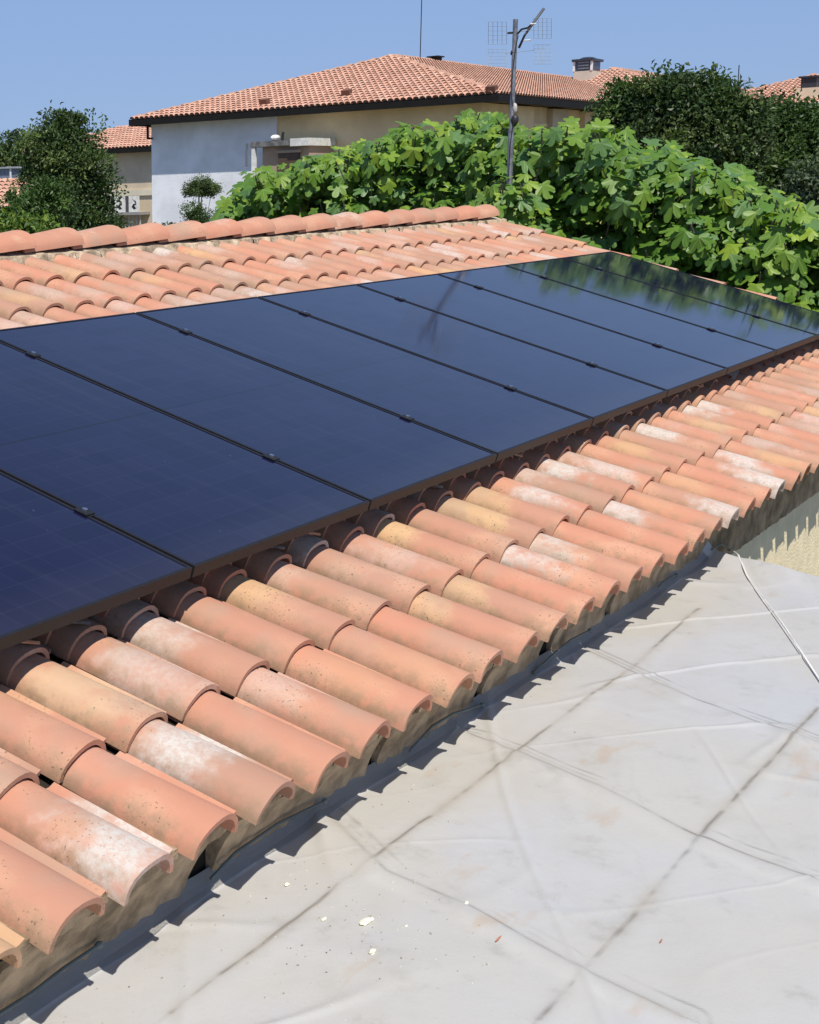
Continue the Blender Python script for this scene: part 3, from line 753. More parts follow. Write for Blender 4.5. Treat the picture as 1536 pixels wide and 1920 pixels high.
def hip_house(h, x0, x1, y0, y1, ze, zr, tiles=('front', 'right'), ov=.7, wallm=YELW, seed=1, ztop_frac=1.0, ridge_end=None):
    """eaves rectangle, hip roof; returns apex points"""
    d = min(x1-x0, y1-y0)/2
    if x1-x0 > y1-y0: A = Vector((x0+d, (y0+y1)/2, zr)); B = Vector((x1-d, (y0+y1)/2, zr))
    else: A = Vector(((x0+x1)/2, y0+d, zr)); B = Vector(((x0+x1)/2, y1-d, zr))
    c00, c10, c11, c01 = Vector((x0,y0,ze)), Vector((x1,y0,ze)), Vector((x1,y1,ze)), Vector((x0,y1,ze))
    longx = x1-x0 > y1-y0
    faces = {'front': [c01, c00, A] if longx else [c01, c00, A, B], 'right': [c00, c10, B, A] if longx else [c00, c10, A],
             'back': [c10, c11, B] if longx else [c10, c11, B, A], 'left': [c11, c01, A, B] if longx else [c11, c01, B]}
    b = MB()
    for f in faces.values(): b.quad(*f)
    b.build('roof_slab', UNDER, h)
    for nm in faces:
        f = faces[nm]
        U = (f[1]-f[0]).normalized(); nn = (f[1]-f[0]).cross(f[2]-f[0]).normalized(); up = nn.cross(U)
        if up.z < 0: up = -up
        if nm in tiles: field_tiles(f, f[0], f[1], up, h, seed+len(nm))
    b = MB()   # fascia and gutter band, mitred at the corners
    t0 = .10
    b.box((x0-.05, y0-.05, ze-.22), (x0+t0-.05, y1+.05, ze-.005)); b.box((x1-t0, y0+.052, ze-.22), (x1, y1-.052, ze-.006))
    b.box((x0+t0-.048, y0-.05, ze-.22), (x1, y0+t0-.05, ze-.006)); b.box((x0+t0-.048, y1-t0+.05, ze-.22), (x1, y1+.05, ze-.006))
    b.build('gutter', GUT, h)
    MB().box((x0+.06, y0+.06, ze-.16), (x1-.11, y1-.06, ze-.10)).build('soffit', plain('soffit_brown', (.10, .075, .055), .8), h)
    if wallm:
        MB().box((x0+ov, y0+ov, GZ), (x1-ov, y1-ov, ze-.162)).build('wall', wallm, h)
    return c00, c10, c11, c01, A, B
main = thing('hip_roofed_house', 'large pale and yellow house with hipped tile roof behind the fig trees', 'house', (38.5, 15.2, GZ)); main.location = (0, 0, 0)
R = hip_house(main, 38.5, 75, 15.2, 28.25, 3.68, 5.58, wallm=None)
hip_row(R[3], R[4], main); hip_row(R[0], R[4], main); hip_row(R[4], R[5], main, .5)
WX = 39.15
MB().box((WX, 22.86, GZ), (60, 27.85, 3.5)).build('wall', PALEW, main, label='pale grey-white rendered wall')
MB().box((WX+.06, 15.95, GZ), (60, 22.858, 3.5)).build('wall', YELW, main, label='dull yellow rendered wall')
# pale wall keeps one render; no lower band is drawn
b = MB(); n = 40; ys_ = [22.90 + (27.80-22.90)*i/n for i in range(n+1)]
for x in (60.02,): pass
# loggia piers on the right-hand side
for i in range(7):
    x = 41.4 + i*2.9
    MB().box((x, 15.75, GZ), (x+1.3, 15.948, 3.46)).build('pier', TANW if i % 2 else YELW, main)
for i in range(5):
    x = 42.9 + i*2.9
    w_ = MB().box((x, 15.90, 1.2), (x+1.2, 15.947, 2.9)).build('window', plain('dark_glass', (.03,.035,.045), .1), main)
    MB().box((x-.06, 15.87, 2.9), (x+1.26, 15.947, 3.0)).build('lintel', YELW, w_)
MB().box((WX-.30, 27.78, 3.0), (WX-.02, 27.84, 3.06)).box((WX-.30, 27.78, 3.06), (WX-.24, 27.84, 3.5)).build('corner_bracket', GUT, main)
for (x, y) in ((496, 192), (650, 175), (922, 168)):
    p = onX(x, y, 38.5); k_ = None
    best = None
    for s in range(200):
        X_ = 38.5 + s*.03; p = onX(x, y, X_)
        if p.z <= 3.68 + (X_-38.5)*.291 + .12: best = p; break
    if best: MB().box((-.10,-.14,-.05), (.12,.14,.11), Matrix.Translation(best) @ Matrix.Rotation(-.28, 4, 'Y')).build('vent_tile', plain('brown_vent', (.16,.07,.045), .9), main)
p = onY(815, 122, 21.72); MB().box((p.x-.15, 21.58, 5.5), (p.x+.3, 21.88, 5.74)).box((p.x-.2, 21.5, 5.74), (p.x+.35, 21.95, 5.78)).build('ridge_vent', GUT, main)
# lean-to with slab roof
sh = thing('lean_to', 'small brownish lean-to with slab roof against the big house wall', 'lean-to')
LX = 37.4
pA = onX(472, 272, LX); pB = onX(578, 272, LX)
BROWNW = mat_wall('brownish_render', (.42, .31, .24))
MB().box((LX+.25, pB.y+.10, GZ), (WX-.003, pA.y-.25, 2.50)).build('wall', BROWNW, sh)
MB().box((LX, 21.35, 2.50), (WX-.004, pA.y+.05, 2.66)).build('roof_slab', plain('weathered_concrete', (.17,.17,.165), .9, var=.3), sh)
MB().box((LX-.02, pB.y, 2.47), (WX-.004, 21.347, 2.70)).build('fascia_board', plain('white_board', (.72,.71,.66), .7), sh)
MB().box((LX+.02, pA.y-.10, GZ), (LX+.14, pA.y+.02, 2.498)).build('post', plain('white_post', (.78,.77,.73), .7), sh)
MB().box((LX-.16, pA.y+.06, 1.9), (LX-.10, pA.y+.13, 2.62)).build('downpipe', GALV, sh)
w_ = MB().box((LX+.16, pB.y+.42, 1.55), (LX+.248, pB.y+1.15, 2.28)).build('window', plain('brown_shutter', (.09,.055,.035), .6), sh)
MB().box((LX+.12, pB.y+.34, 2.28), (LX+.248, pB.y+1.23, 2.36)).build('lintel', BROWNW, w_)
q_ = onX(513, 264, LX+.2); MB().blob((LX+.3, q_.y, 2.76), (.16,.16,.10), seed=8, sub=2, jit=.1).build('lamp', WHITEP, sh)
MB().tube([(LX+.2, 21.75, 2.66), (LX+.2, 21.72, 2.92)], .05, 6).build('flue', BLACKP, sh)
wp_ = onY(788, 108, 21.72)
tag(MB().tube([(wp_.x, 21.72, 5.5), (wp_.x, 21.72, 9.0)], .018, 5).build('whip_antenna', BLACKP), 'thin dark whip antenna standing on the big hipped roof ridge', 'antenna')
# left wing
lw = thing('tan_house', 'tan house with tile roof between the dark conical tree and pale wall', 'house')
hip_house(lw, 50, 57, 31, 43.2, 3.22, 4.35, tiles=('front',), wallm=TANW, seed=9, ov=.5)
yb = onX(253, 355, 50.4).y; yl = onX(200, 355, 50.4).y
zb = onX(225, 357, 50.4).z
MB().box((50.42, 31.6, zb-.25), (50.497, 42.6, zb)).build('string_course', mat_wall('pale_band', (.68,.62,.48)), lw)
BAL = thing('balcony', 'balcony with white and dark zigzag panels on the tan house', 'balcony')
z0_, z1_ = onX(230, 398, 50.2).z, onX(230, 368, 50.2).z
MB().box((49.7, 36.0, z0_-.12), (50.498, 41.5, z0_)).build('slab', mat_wall('balcony_slab', (.30,.29,.28)), BAL)
yy_ = 36.1; i = 0
while yy_ < 41.2:
    pn = MB().box((49.80, yy_, z0_+.004), (49.84, yy_+.56, z1_)).build('panel', plain('white_panel', (.74,.73,.68), .7), BAL)
    b = MB(); zc = (z0_+z1_)/2; hh_ = (z1_-z0_)*.34; yc = yy_+.28
    pts_ = [(yc+.12, zc+hh_), (yc+.02, zc+hh_*.7), (yc-.10, zc+hh_*.1), (yc+.04, zc), (yc+.12, zc-hh_*.5), (yc, zc-hh_), (yc-.13, zc-hh_*.8), (yc-.02, zc-hh_*.3), (yc-.14, zc-.02), (yc-.12, zc+hh_*.5)]
    b.add([(49.795, y_, z_) for y_, z_ in pts_], [tuple(range(len(pts_)))]); b.build('zigzag_mark', BLACKP, pn)
    MB().box((49.79, yy_+.565, z0_+.004), (49.85, yy_+.72, z1_)).build('post', plain('dark_post', (.07,.07,.08), .6), BAL)
    yy_ += .78; i += 1
for i in range(14):
    MB().box((49.9, 36.1+i*.2, z0_-1.3), (49.94, 36.16+i*.2, z0_-.125)).build('baluster', plain('grey_bar', (.45,.44,.42), .6), BAL)
# small house at the left edge
sm = thing('low_house', 'low white house with tile roof cut off by the left edge', 'house')
c_ = atD(24, 392, 36)
lx0, ey0 = c_.x, c_.y
zE = c_.z
b = MB(); W2 = [Vector((lx0, ey0, zE)), Vector((lx0, ey0+7, zE)), Vector((lx0+2.3, ey0+7, zE+.67)), Vector((lx0+2.3, ey0+.0, zE+.67))]
b.quad(*W2); b.quad(W2[3], W2[2], W2[2]+Vector((0,0,-2)), W2[3]+Vector((0,0,-2))); b.build('roof_slab', UNDER, sm)
f_ = [W2[1], W2[0], W2[3], W2[2]]
field_tiles(f_, f_[0], f_[1], (f_[3]-f_[0]), sm, 44)
MB().box((lx0+.4, ey0+.3, GZ), (lx0+2.1, ey0+6.8, zE-.02)).build('wall', mat_wall('white_render', (.70,.70,.70)), sm)
MB().box((lx0-.08, ey0, zE-.16), (lx0, ey0+7, zE-.01)).build('gutter', GUT, sm)
w_ = MB().box((lx0+.36, ey0+.5, zE-1.3), (lx0+.399, ey0+1.1, zE-.25)).build('window', plain('dark_window', (.05,.06,.08), .15), sm)
cs = thing('conservatory', 'grey glazed conservatory behind the low house at the left edge', 'conservatory')
p = atD(10, 330, 52)
MB().box((p.x, p.y-.25, GZ), (p.x+2, p.y+4, p.z-.10)).build('wall', PALEW, cs)
MB().box((p.x+.05, p.y-.2, p.z-.098), (p.x+1.9, p.y+3.9, p.z+.24)).build('glass', plain('grey_glass', (.16,.19,.24), .15), cs)
for i in range(6): MB().box((p.x, p.y-.25+i*.6, p.z-.097), (p.x+.045, p.y-.20+i*.6, p.z+.25)).build('mullion', WHITEP, cs)
MB().box((p.x-.05, p.y-.3, p.z+.25), (p.x+2, p.y+4, p.z+.31)).build('roof', plain('zinc_roof', (.35,.37,.4), .5), cs)
p = atD(36, 287, 95); fh = thing('distant_house', 'tiny distant orange roof showing before the far left trees', 'house')
MB().box((p.x, p.y-.15, GZ), (p.x+4, p.y+.25, p.z-.08)).build('wall', TANW, fh); MB().box((p.x-.2, p.y-.25, p.z-.078), (p.x+4.2, p.y+.35, p.z+.12)).build('roof', plain('orange_roof', (.62,.30,.17), .9), fh)

# houses on the right
bh = thing('second_hipped_house', 'hipped tile roof with steel chimney box rising behind the big house', 'house')
A_ = onX(1150, 130, 62.5)
R2 = hip_house(bh, 56.0, 84, A_.y-6.5, A_.y+6.5, A_.z-1.9, A_.z, wallm=YELW, seed=21)
hip_row(R2[3], R2[4], bh, .5, .8); hip_row(R2[0], R2[4], bh, .5, .8); hip_row(R2[4], R2[5], bh, .6, .8)
q0 = onX(1075, 140, 60.5); q1 = onX(1111, 108, 60.5)
ch = MB().box((60.5, q1.y, A_.z-1.6), (61.6, q0.y, q0.z+.12)).build('chimney', mat_wall('chimney_render', (.55,.50,.42)), bh)
MB().box((60.53, q1.y+.03, q0.z+.122), (61.57, q0.y-.03, q1.z-.12)).build('cowl', plain('dark_steel', (.10,.12,.15), .35, metal=.6), ch)
for i in range(4): MB().box((60.47, q1.y+.12, q0.z+.2+i*.12), (60.52, q0.y-.2, q0.z+.25+i*.12)).build('louvre', GALV, ch)
MB().box((60.47, q1.y-.02, q0.z+.122), (60.56, q1.y+.06, q1.z-.12)).box((60.47, q0.y-.06, q0.z+.122), (60.56, q0.y+.02, q1.z-.12)).build('corner_post', WHITEP, ch)
b = MB(); b.box((60.4, q1.y-.06, q1.z-.118), (61.7, q0.y+.06, q1.z-.02)); b.blob((61.05, (q0.y+q1.y)/2, q1.z-.03), (.45,.36,.12), seed=2, sub=2, jit=.03); b.build('cap', plain('dark_cap', (.03,.035,.05), .4), ch)
ch3 = thing('third_hipped_house', 'tile roofed house with beige chimney at the right edge', 'house')
A3 = onX(1560, 138, 78)
R3 = hip_house(ch3, 70, 96, A3.y-7, A3.y+7, A3.z-2.0, A3.z, wallm=mat_wall('light_render', (.66,.64,.58)), seed=31)
hip_row(R3[3], R3[4], ch3, .6, .9)
p = onX(1516, 175, 72); c3 = MB().box((72, p.y-.8, p.z-.6), (73.2, p.y+.55, p.z+.25)).build('chimney', mat_wall('beige_chimney', (.62,.54,.40)), ch3)
p2 = onX(1518, 158, 72.4); MB().box((72.2, p2.y-.32, p.z+.252), (73, p2.y+.32, p2.z+.28)).box((72.1, p2.y-.42, p2.z+.282), (73.1, p2.y+.42, p2.z+.36)).build('cowl', plain('black_cowl', (.025,.027,.035), .5), c3)
p = onX(1475, 215, 45); wh_ = thing('white_outbuilding', 'pale small building half hidden by the right hand trees', 'outbuilding')
MB().box((45, p.y-3.2, GZ), (49, p.y+.35, p.z+.18)).build('wall', mat_wall('white_out', (.7,.7,.68)), wh_)
MB().box((44.8, p.y-3.4, p.z+.182), (49.2, p.y+.5, p.z+.30)).build('roof', plain('light_roof', (.55,.56,.56), .7), wh_)
a3 = thing('far_antenna', 'small dark antenna with cross bar above the right hand trees', 'antenna')
p = onX(1383, 190, 66); q = onX(1386, 122, 66)
MB().tube([(66, p.y, p.z-.9), (66, q.y, q.z)], .022, 6).build('pole', BLACKP, a3)
s_ = onX(1380, 172, 66); MB().blob((66, s_.y, s_.z), (.16,.20,.28), seed=5, sub=2, jit=.3).build('dish', BLACKP, a3)
MB().tube([onX(1360, 150, 66), onX(1408, 152, 66)], .010, 4).build('cross_bar', GALV, a3)

# ------------------------------------------------------------------ VEGETATION
def leaf_material(name, objcolor, trans=.22, rough=.45):
    m, t, b = newmat(name)
    if objcolor: col = t.nodes.new('ShaderNodeObjectInfo').outputs['Color']
    else:
        a = t.nodes.new('ShaderNodeAttribute'); a.attribute_name = 'lc'; col = a.outputs[0]
    tc = t.nodes.new('ShaderNodeTexCoord').outputs['Object']
    c = mixc(t, mth(t, 'MULTIPLY', noise(t, tc, 18, 3), .35), col, (.02, .045, .012))
    if objcolor:
        sx = t.nodes.new('ShaderNodeSeparateXYZ'); L(t, tc, sx.inputs[0])
        ax_ = mth(t, 'ABSOLUTE', sx.outputs[0]); yy = mth(t, 'SUBTRACT', sx.outputs[1], .15)
        v2 = mth(t, 'ABSOLUTE', mth(t, 'SUBTRACT', mth(t, 'MULTIPLY', ax_, math.cos(math.radians(50))), mth(t, 'MULTIPLY', yy, math.sin(math.radians(50)))))
        vn = mth(t, 'SUBTRACT', 1.0, sstep(t, mth(t, 'MINIMUM', ax_, v2), .008, .022))
        c = mixc(t, mth(t, 'MULTIPLY', vn, .55), c, (.34, .42, .18))
    L(t, c, b.inputs['Base Color']); b.inputs['Roughness'].default_value = rough; b.inputs['Specular IOR Level'].default_value = .35
    tr = t.nodes.new('ShaderNodeBsdfTranslucent'); mul = mixc(t, 1.0, c, (1.3, 1.5, .45), 'MULTIPLY'); L(t, mul, tr.inputs[0])
    mx_ = t.nodes.new('ShaderNodeMixShader'); mx_.inputs[0].default_value = trans
    L(t, b.outputs[0], mx_.inputs[1]); L(t, tr.outputs[0], mx_.inputs[2]); L(t, mx_.outputs[0], t.nodes['Material Output'].inputs[0])
    return m
LEAFO = leaf_material('fig_leaf_single', True); LEAFA = leaf_material('leaf_mass', False)
BARK = plain('bark', (.17, .14, .11), .95, var=.3, scale=8, bmp=.8, bscale=25, bdist=.02)
# fig leaf outline (five lobes), unit length, stalk at origin, growing +y
LOBES = [(0, 1.0, 16), (50, .86, 15.5), (104, .60, 18)]
def fig_outline():
    right = [(math.radians(172), .16)]
    for i, (an, rr, wd) in reversed(list(enumerate(LOBES))):
        if i == 0: continue
        for da, k in ((wd*1.15, .74), (wd*.6, .93), (0, 1.0), (-wd*.6, .94), (-wd*1.1, .76)):
            right.append((math.radians(an+da), rr*k))
        sin_an = an - 24; right.append((math.radians(sin_an), .49 if i == 1 else .44))
    right += [(math.radians(18), .78), (math.radians(9), .95)]
    pts = [(math.sin(a)*r_, math.cos(a)*r_) for a, r_ in right]
    return [(0, -.04)] + pts + [(0, 1.0)] + [(-x, y) for x, y in reversed(pts)]
FO = fig_outline()
def fig_leaf(scale=1.0, droop=.25, fold=.18):
    def z(x, y):
        a = abs(math.degrees(math.atan2(x, y))); r_ = math.hypot(x, y)
        rib = min(abs(a-l[0]) for l in LOBES)
        return fold*abs(x)*.5 - droop*r_*r_*.75 - min(rib, 20)/20*.10*r_
    V = [(x*scale, (y+.15)*scale, z(x, y)*scale) for x, y in FO] + [(0, .15*scale, .02*scale)]
    c = len(FO); f = [(i, (i+1) % c, c) for i in range(c)]
    return V, f
FL = [np.array(fig_leaf(1, d, fo)[0]) for d, fo in ((.35,.15), (.60,.05), (.20,.30), (.85,.15))]
FF = fig_leaf()[1]
FM = []
for i, v in enumerate(FL):
    b = MB(); b.add([tuple(p) for p in v], FF); FM.append(b.mesh('fig_leaf_mesh', LEAFO, 30))
PXTOP = [(385,425),(405,400),(430,372),(455,330),(480,312),(520,300),(560,292),(600,276),(640,262),(690,262),(712,240),(740,236),(762,214),(790,226),(835,232),(860,212),(885,195),(905,205),(925,196),
         (940,206),(965,240),(1000,232),(1045,228),(1068,214),(1090,226),(1125,222),(1150,228),(1180,262),(1210,268),(1240,262),(1280,285),(1310,300),(1330,292),(1360,318),(1400,336),(1450,365),(1500,380),(1536,402),(1600,430),(1680,470)]
def top_at(px):
    for (a, ya), (c, yc) in zip(PXTOP[:-1], PXTOP[1:]):
        if a <= px <= c: return ya + (yc-ya)*(px-a)/(c-a)
    return 999
def frame_from(nrm, tip):
    nrm = nrm.normalized(); y = (tip - nrm*tip.dot(nrm)).normalized(); x = y.cross(nrm); return Matrix((x, y, nrm)).transposed()
def fig_tree(label, p0, p1, nshoots, seed, trunk_px):
    r = random.Random(seed); tr = thing('fig_tree', label, 'tree', group='fig trees along the gable')
    leaves = []; stems = MB(); allz = []
    for s in range(nshoots):
        px = r.uniform(p0, p1); ty = top_at(px); dpt = r.random()**1.2
        X_ = 10.15 + 2.4*dpt + (1.0 if px < 950 else 0)*.25
        f_ = r.random()
        lower = 620 if px > 950 else 470
        mg = 26 if px < 950 else 26
        py = ty + mg + (lower-ty)*(f_**1.1)
        if r.random() < .20: py = ty + r.uniform(26, 50)
        bulge = max(0, 1 - ((py-ty)/170.0))
        X_ += .9*bulge*r.random()
        base = onX(px, py, X_)
        if s < 7 and p0 < 500: base = Vector((mx-.22+r.uniform(-.08,.05), 0, 0)); q9 = onX(r.uniform(925, 985), r.uniform(352, 392), base.x); base = q9
        elif base.x < 9.8 and base.y < 6.6: continue
        if px > 950 and base.z < -2.4: continue
        out = Vector((-.75, -.2 + r.uniform(-.5,.5), .75 + r.uniform(-.3,.4))).normalized()
        n_l = r.randint(5, 8); Ls = r.uniform(.13, .27)
        stem_end = base + out*Ls*.5; st0 = base - out*Ls
        stems.tube([st0, base, stem_end], .010, 4, .5)
        young = r.random() < .42
        for k_ in range(n_l):
            t_ = k_/(n_l-1); pos = st0.lerp(stem_end, .15 + .85*t_)
            az = k_*2.4 + r.uniform(-.4,.4)
            side = out.orthogonal().normalized(); side.rotate(Matrix.Rotation(az, 3, out))
            tip = (side*1.0 + out*(.05+.8*t_**2) + Vector((0,0,-r.uniform(.1, .6)))).normalized()
            pet = r.uniform(.05, .12); pos = pos + side*pet
            nrm = (out*.55 + Vector((-.25, -.15, .55)) + side*r.uniform(.1, .7) + Vector((r.uniform(-.6,.6), r.uniform(-.6,.6), r.uniform(-.3,.3)))).normalized()
            sz = r.uniform(.10, .175)*(1 - .45*t_**3*r.random())
            g = r.random(); y_ = max(0, t_-.55)*2 if young else max(0, t_-.8)
            col = Vector((.095+.08*g, .215+.09*g, .026+.012*g)).lerp(Vector((.32, .45, .045)), min(1, y_*r.uniform(.4, 1.1)))
            if g > .8: col = Vector((.13, .25, .075))
            leaves.append((pos, frame_from(nrm, tip), sz, tuple(col), r.randrange(4)))
    # front leaves become separate parts
    def key(l):
        d = (l[0]-CW).length; return d/l[2] - (1.5*l[0].z) + (20 if l[0].z < -.6 and l[0].x < 10.5 and l[0].y > 3 else 0)
    leaves.sort(key=key)
    for pos, R_, sz, col, vi in leaves[:300]:
        o = link('leaf', FM[vi], tr); o.matrix_world = Matrix.Translation(pos) @ R_.to_4x4() @ Matrix.Scale(sz, 4); o.color = (*col, 1)
    VV = []; CC = []; FFs = []; b0 = 0; nf = np.array(FF)
    for pos, R_, sz, col, vi in leaves[300:]:
        A = np.array(R_)
        VV.append(FL[vi] @ A.T * sz + np.array(pos)); FFs.append(nf + b0); b0 += len(FL[vi]); CC += [col]*len(nf)
    me = bpy.data.meshes.new('foliage'); me.from_pydata(np.concatenate(VV).tolist(), [], np.concatenate(FFs).tolist())
    me.materials.append(LEAFA); set_col_attr(me, 'lc', CC); me.update()
    link('foliage', me, tr, kind='stuff')
    stems.build('twigs', BARK, tr, kind='stuff')
    g = onX(trunk_px, 450, 12.2); g = Vector((12.2, g.y, GZ))
    b = MB(); b.tube([g, g+Vector((.05,.1,1.2)), g+Vector((-.1,.05,2.2))], .16, 9, .7); b.build('trunk', BARK, tr, smooth=60)
    for k_ in range(9):
        px = p0 + (p1-p0)*(k_+.5)/9; e = onX(px, top_at(px)+70, 11.2); m1 = (g+Vector((0,0,1.6))).lerp(e, .5) + Vector((.2,0,.2))
        b = MB(); b.tube([g+Vector((-.05,.05,1.7)), m1, e], .07, 7, .3); b.build('branch', BARK, tr, smooth=60)
fig_tree('big-leaved fig tree behind the roof ridge and the mast', 388, 985, 640, 11, 700)
fig_tree('big-leaved fig tree right of the mast, beside the far panel end', 960, 1680, 900, 12, 1320)

def clump_tree(name, label, cat, ells, n, leaf, cols, trunk=None, seed=1, group=None, elong=1.6):
    """ells: list of (centre, radii); leaves in clusters near the shell, gaps between clusters"""
    r = np.random.RandomState(seed); tr = thing(name, label, cat, group=group)
    vol = np.array([e[1][0]*e[1][1]*e[1][2] for e in ells])**.67; vol /= vol.sum()
    VV = []; CC = []
    m_ = 130; ncl = max(8, n//m_)
    for k_ in range(ncl):
        e = ells[r.choice(len(ells), p=vol)]
        d = r.normal(size=3); d /= np.linalg.norm(d); rad = r.uniform(.25, 1.15)**.5
        if r.rand() < .22: rad *= r.uniform(1.05, 1.35); rb_k = .55
        else: rb_k = 1.0
        c = np.array(e[0]) + d*np.array(e[1])*rad*.93
        rb = leaf*r.uniform(1.4, 4.4); shade = r.uniform(.6, 1.45); cc = np.array(cols[r.randint(len(cols))])*shade
        dd_ = r.normal(size=(m_, 3)); dd_ /= np.linalg.norm(dd_, axis=1)[:, None]
        pos = c + dd_*rb*rb_k*r.uniform(.45, 1.15, size=(m_, 1))*np.array([1.15, 1.15, .8])
        ax = r.normal(size=(m_, 3)) + dd_*1.0; ax /= np.linalg.norm(ax, axis=1)[:, None]
        nr = r.normal(size=(m_, 3))*.7 + np.array([0, 0, .8]) + dd_*1.1
        sd = np.cross(ax, nr); sd /= np.linalg.norm(sd, axis=1)[:, None]
        l_ = leaf*r.uniform(.6, 1.25, size=(m_, 1)); w_ = l_/elong/1.2
        bend = np.cross(sd, ax)*l_*.22
        q = np.stack([pos, pos+ax*l_*.5+sd*w_*.5+bend, pos+ax*l_, pos+ax*l_*.5-sd*w_*.5+bend], 1)
        VV.append(q.reshape(-1, 3)); CC.append(cc*r.uniform(.8, 1.2, size=(m_, 1)))
    V = np.concatenate(VV); nq = len(V)//4; Fq = np.arange(nq*4).reshape(-1, 4)
    me = bpy.data.meshes.new('crown'); me.from_pydata(V.tolist(), [], Fq.tolist()); me.materials.append(LEAFA)
    set_col_attr(me, 'lc', np.concatenate(CC)); me.update()
    link('crown', me, tr)
    if trunk:
        base, topp, rad = trunk; b = MB(); mid_ = Vector(base).lerp(Vector(topp), .5) + Vector((rad*.6, 0, 0))
        b.tube([base, mid_, topp], rad, 8, .45); b.build('trunk', BARK, tr, smooth=60)
        for i in range(5):
            e = ells[i % len(ells)]; s0 = Vector(base).lerp(Vector(topp), .55+.08*i)
            b = MB(); b.tube([s0, s0.lerp(Vector(e[0]), .6) + Vector((0,0,-.05)), Vector(e[0])], rad*.4, 6, .3); b.build('limb', BARK, tr)
    return tr
def ell(px, py, D, w, h, dd=None):
    """ellipsoid at a pixel and distance, half-width and half-height in pixels"""
    c = atD(px, py, D); k_ = D/F; return (tuple(c), (w*k_*1.0, w*k_*1.0 if dd is None else dd, h*k_))
def gnd(px, D, dz=0): p = atD(px, 400, D); return (p.x, p.y, GZ+dz)
DG = [(.075,.13,.042), (.080,.130,.040), (.05,.09,.032), (.14,.19,.06), (.10,.14,.05)]
MG = [(.090,.165,.045), (.115,.19,.05), (.065,.12,.036)]
LG = [(.12,.19,.03), (.16,.22,.035), (.08,.15,.03)]
OG = [(.085,.120,.065), (.11,.145,.085), (.06,.09,.05)]
D = 30
clump_tree('conical_tree', 'tall dark dense tree standing left of the tan house', 'tree',
    [ell(112,226,D,16,16), ell(150,232,D,10,12), ell(118,262,D,36,42), ell(105,310,D,62,60), ell(130,320,D,68,62), ell(95,370,D,66,60), ell(150,385,D,62,60), ell(120,440,D,90,60), ell(165,265,D,18,38), ell(85,285,D,20,30), ell(190,420,D,30,30)],
    40000, .095, DG, (gnd(120,D), atD(120,300,D), .16), seed=2)
D = 25
clump_tree('leafy_shrub', 'mid green leafy shrub in front of the tall dark tree', 'shrub', [ell(60,385,D,28,28), ell(95,365,D,28,22), ell(50,415,D,40,30), ell(110,385,D,24,24)], 6000, .085, MG, (gnd(70,D), atD(70,395,D), .06), seed=3)
clump_tree('yellow_green_shrub', 'bright yellow-green shrub just above the ridge at far left', 'shrub', [ell(35,440,21,22,14), ell(68,432,21,14,14), ell(20,448,21,25,12)], 1300, .10, LG, (gnd(40,21), atD(40,445,21), .04), seed=4)
clump_tree('yellow_tipped_shrub', 'small yellow-tipped shrub right of the bright shrub above the ridge', 'shrub', [ell(35+38,436,23,10,13)], 500, .09, LG, (gnd(73,23), atD(73,445,23), .03), seed=5)
clump_tree('far_tree', 'dark rounded distant tree at the far left skyline', 'tree', [ell(45,275,85,48,24), ell(10,300,85,45,30), ell(70,300,85,35,30), ell(40,325,85,60,25)], 16000, .2, DG, (gnd(40,85), atD(40,300,85), .3), seed=6)
clump_tree('far_tree', 'lower dark distant tree cut off by the left picture edge', 'tree', [ell(-35,290,90,48,24), ell(-20,320,90,60,28)], 9000, .2, DG, (gnd(-30,90), atD(-30,300,90), .3), seed=7)
D = 33
t_ = clump_tree('topiary_tree', 'small clipped round-headed tree on a thin stem before the pale wall', 'tree', [ell(380,352,D,27,15), ell(362,356,D,16,12), ell(398,356,D,16,12), ell(380,342,D,17,11)], 7000, .040, DG, (gnd(372,D), atD(373,350,D), .035), seed=8)
clump_tree('dark_shrub', 'dark round shrub at the foot of the topiary tree', 'shrub', [ell(378,410,31,25,18), ell(365,400,31,12,12)], 4000, .05, DG, (gnd(378,31), atD(378,412,31), .04), seed=9)
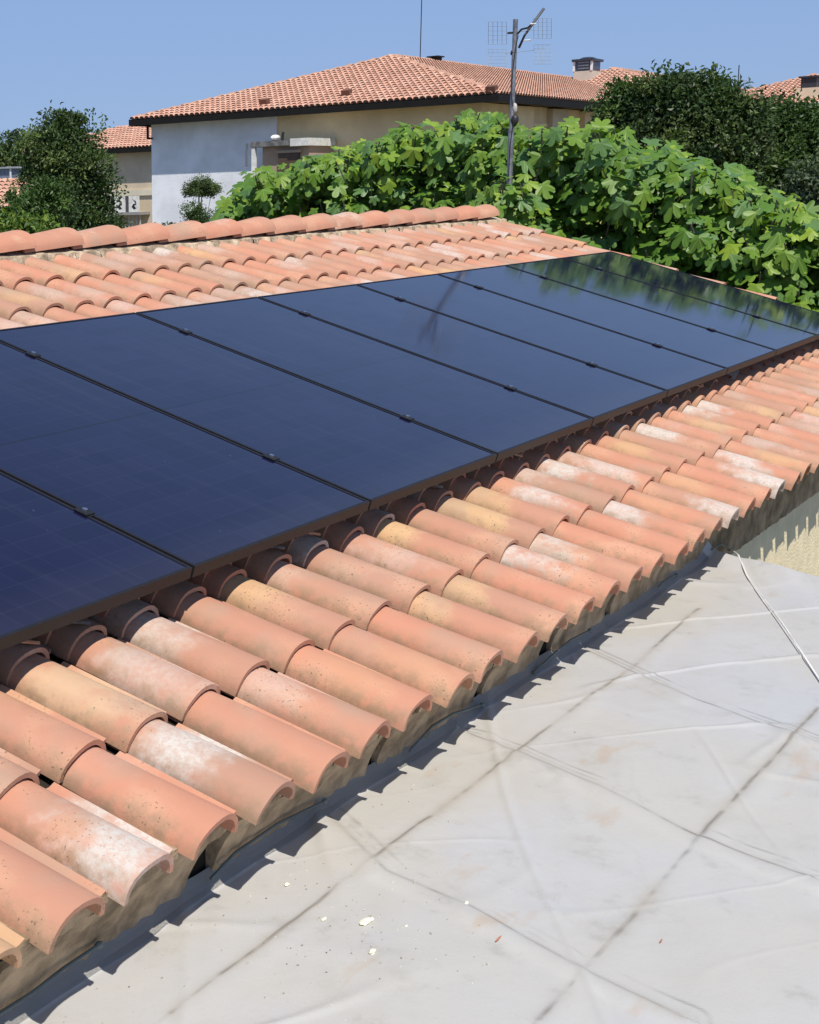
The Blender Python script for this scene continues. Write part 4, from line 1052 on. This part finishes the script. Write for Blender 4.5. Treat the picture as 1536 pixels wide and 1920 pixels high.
clump_tree('dark_sprig', 'sparse dark sprig poking above the ridge before the pale wall', 'shrub', [ell(318,428,30,20,6), ell(300,430,30,14,6)], 400, .05, DG, (gnd(318,30), atD(318,430,30), .02), seed=10)
D = 27
clump_tree('dark_tree', 'tall dark tree right of the mast in front of the second roof', 'tree',
    [ell(1215,215,D,60,48), ell(1290,200,D,60,42), ell(1180,250,D,45,50), ell(1340,215,D,50,50), ell(1270,280,D,110,70), ell(1345,290,D,70,80), ell(1165,205,D,16,30), ell(1375,255,D,30,60), ell(1318,160,D,17,15), ell(1375,178,D,11,20), ell(1245,168,D,17,14), ell(1282,168,D,12,12), ell(1205,182,D,12,14), ell(1350,168,D,9,14), ell(1158,178,D,9,16)],
    42000, .10, DG, (gnd(1280,D), atD(1280,240,D), .18), seed=12)
D = 29
clump_tree('green_tree', 'mid green tree at the right edge beyond the fig tree', 'tree',
    [ell(1420,270,D,45,55), ell(1475,240,D,50,38), ell(1520,255,D,45,45), ell(1460,320,D,80,65), ell(1540,330,D,55,70), ell(1430,225,D,28,22), ell(1600,300,D,60,70)],
    34000, .10, MG + DG[:2], (gnd(1480,D), atD(1480,300,D), .16), seed=13)
clump_tree('grey_green_tree', 'grey-green small-leaved tree low at the right edge', 'tree', [ell(1520,375,22,50,50), ell(1570,350,22,50,60), ell(1490,390,22,30,36)], 7000, .08, OG, (gnd(1540,22), atD(1540,380,22), .1), seed=14)
b = MB()
# distant low hills of wood beyond everything
r_ = np.random.RandomState(3)
hv = []; 
for i in range(121):
    an = math.radians(-30 + 150*i/120); hh_ = 3 + 2*math.sin(i*.31) + 1.5*math.sin(i*.83+1)
    hv.append((260*math.cos(an), 260*math.sin(an), GZ)); hv.append((300*math.cos(an), 300*math.sin(an), GZ+hh_+3)); hv.append((420*math.cos(an), 420*math.sin(an), GZ))
b.add(hv, [(3*i, 3*i+3, 3*i+4, 3*i+1) for i in range(120)] + [(3*i+1, 3*i+4, 3*i+5, 3*i+2) for i in range(120)])
b.build('hills', plain('wooded_hill', (.05, .08, .035), .95, var=.4, scale=.15), kind='structure')
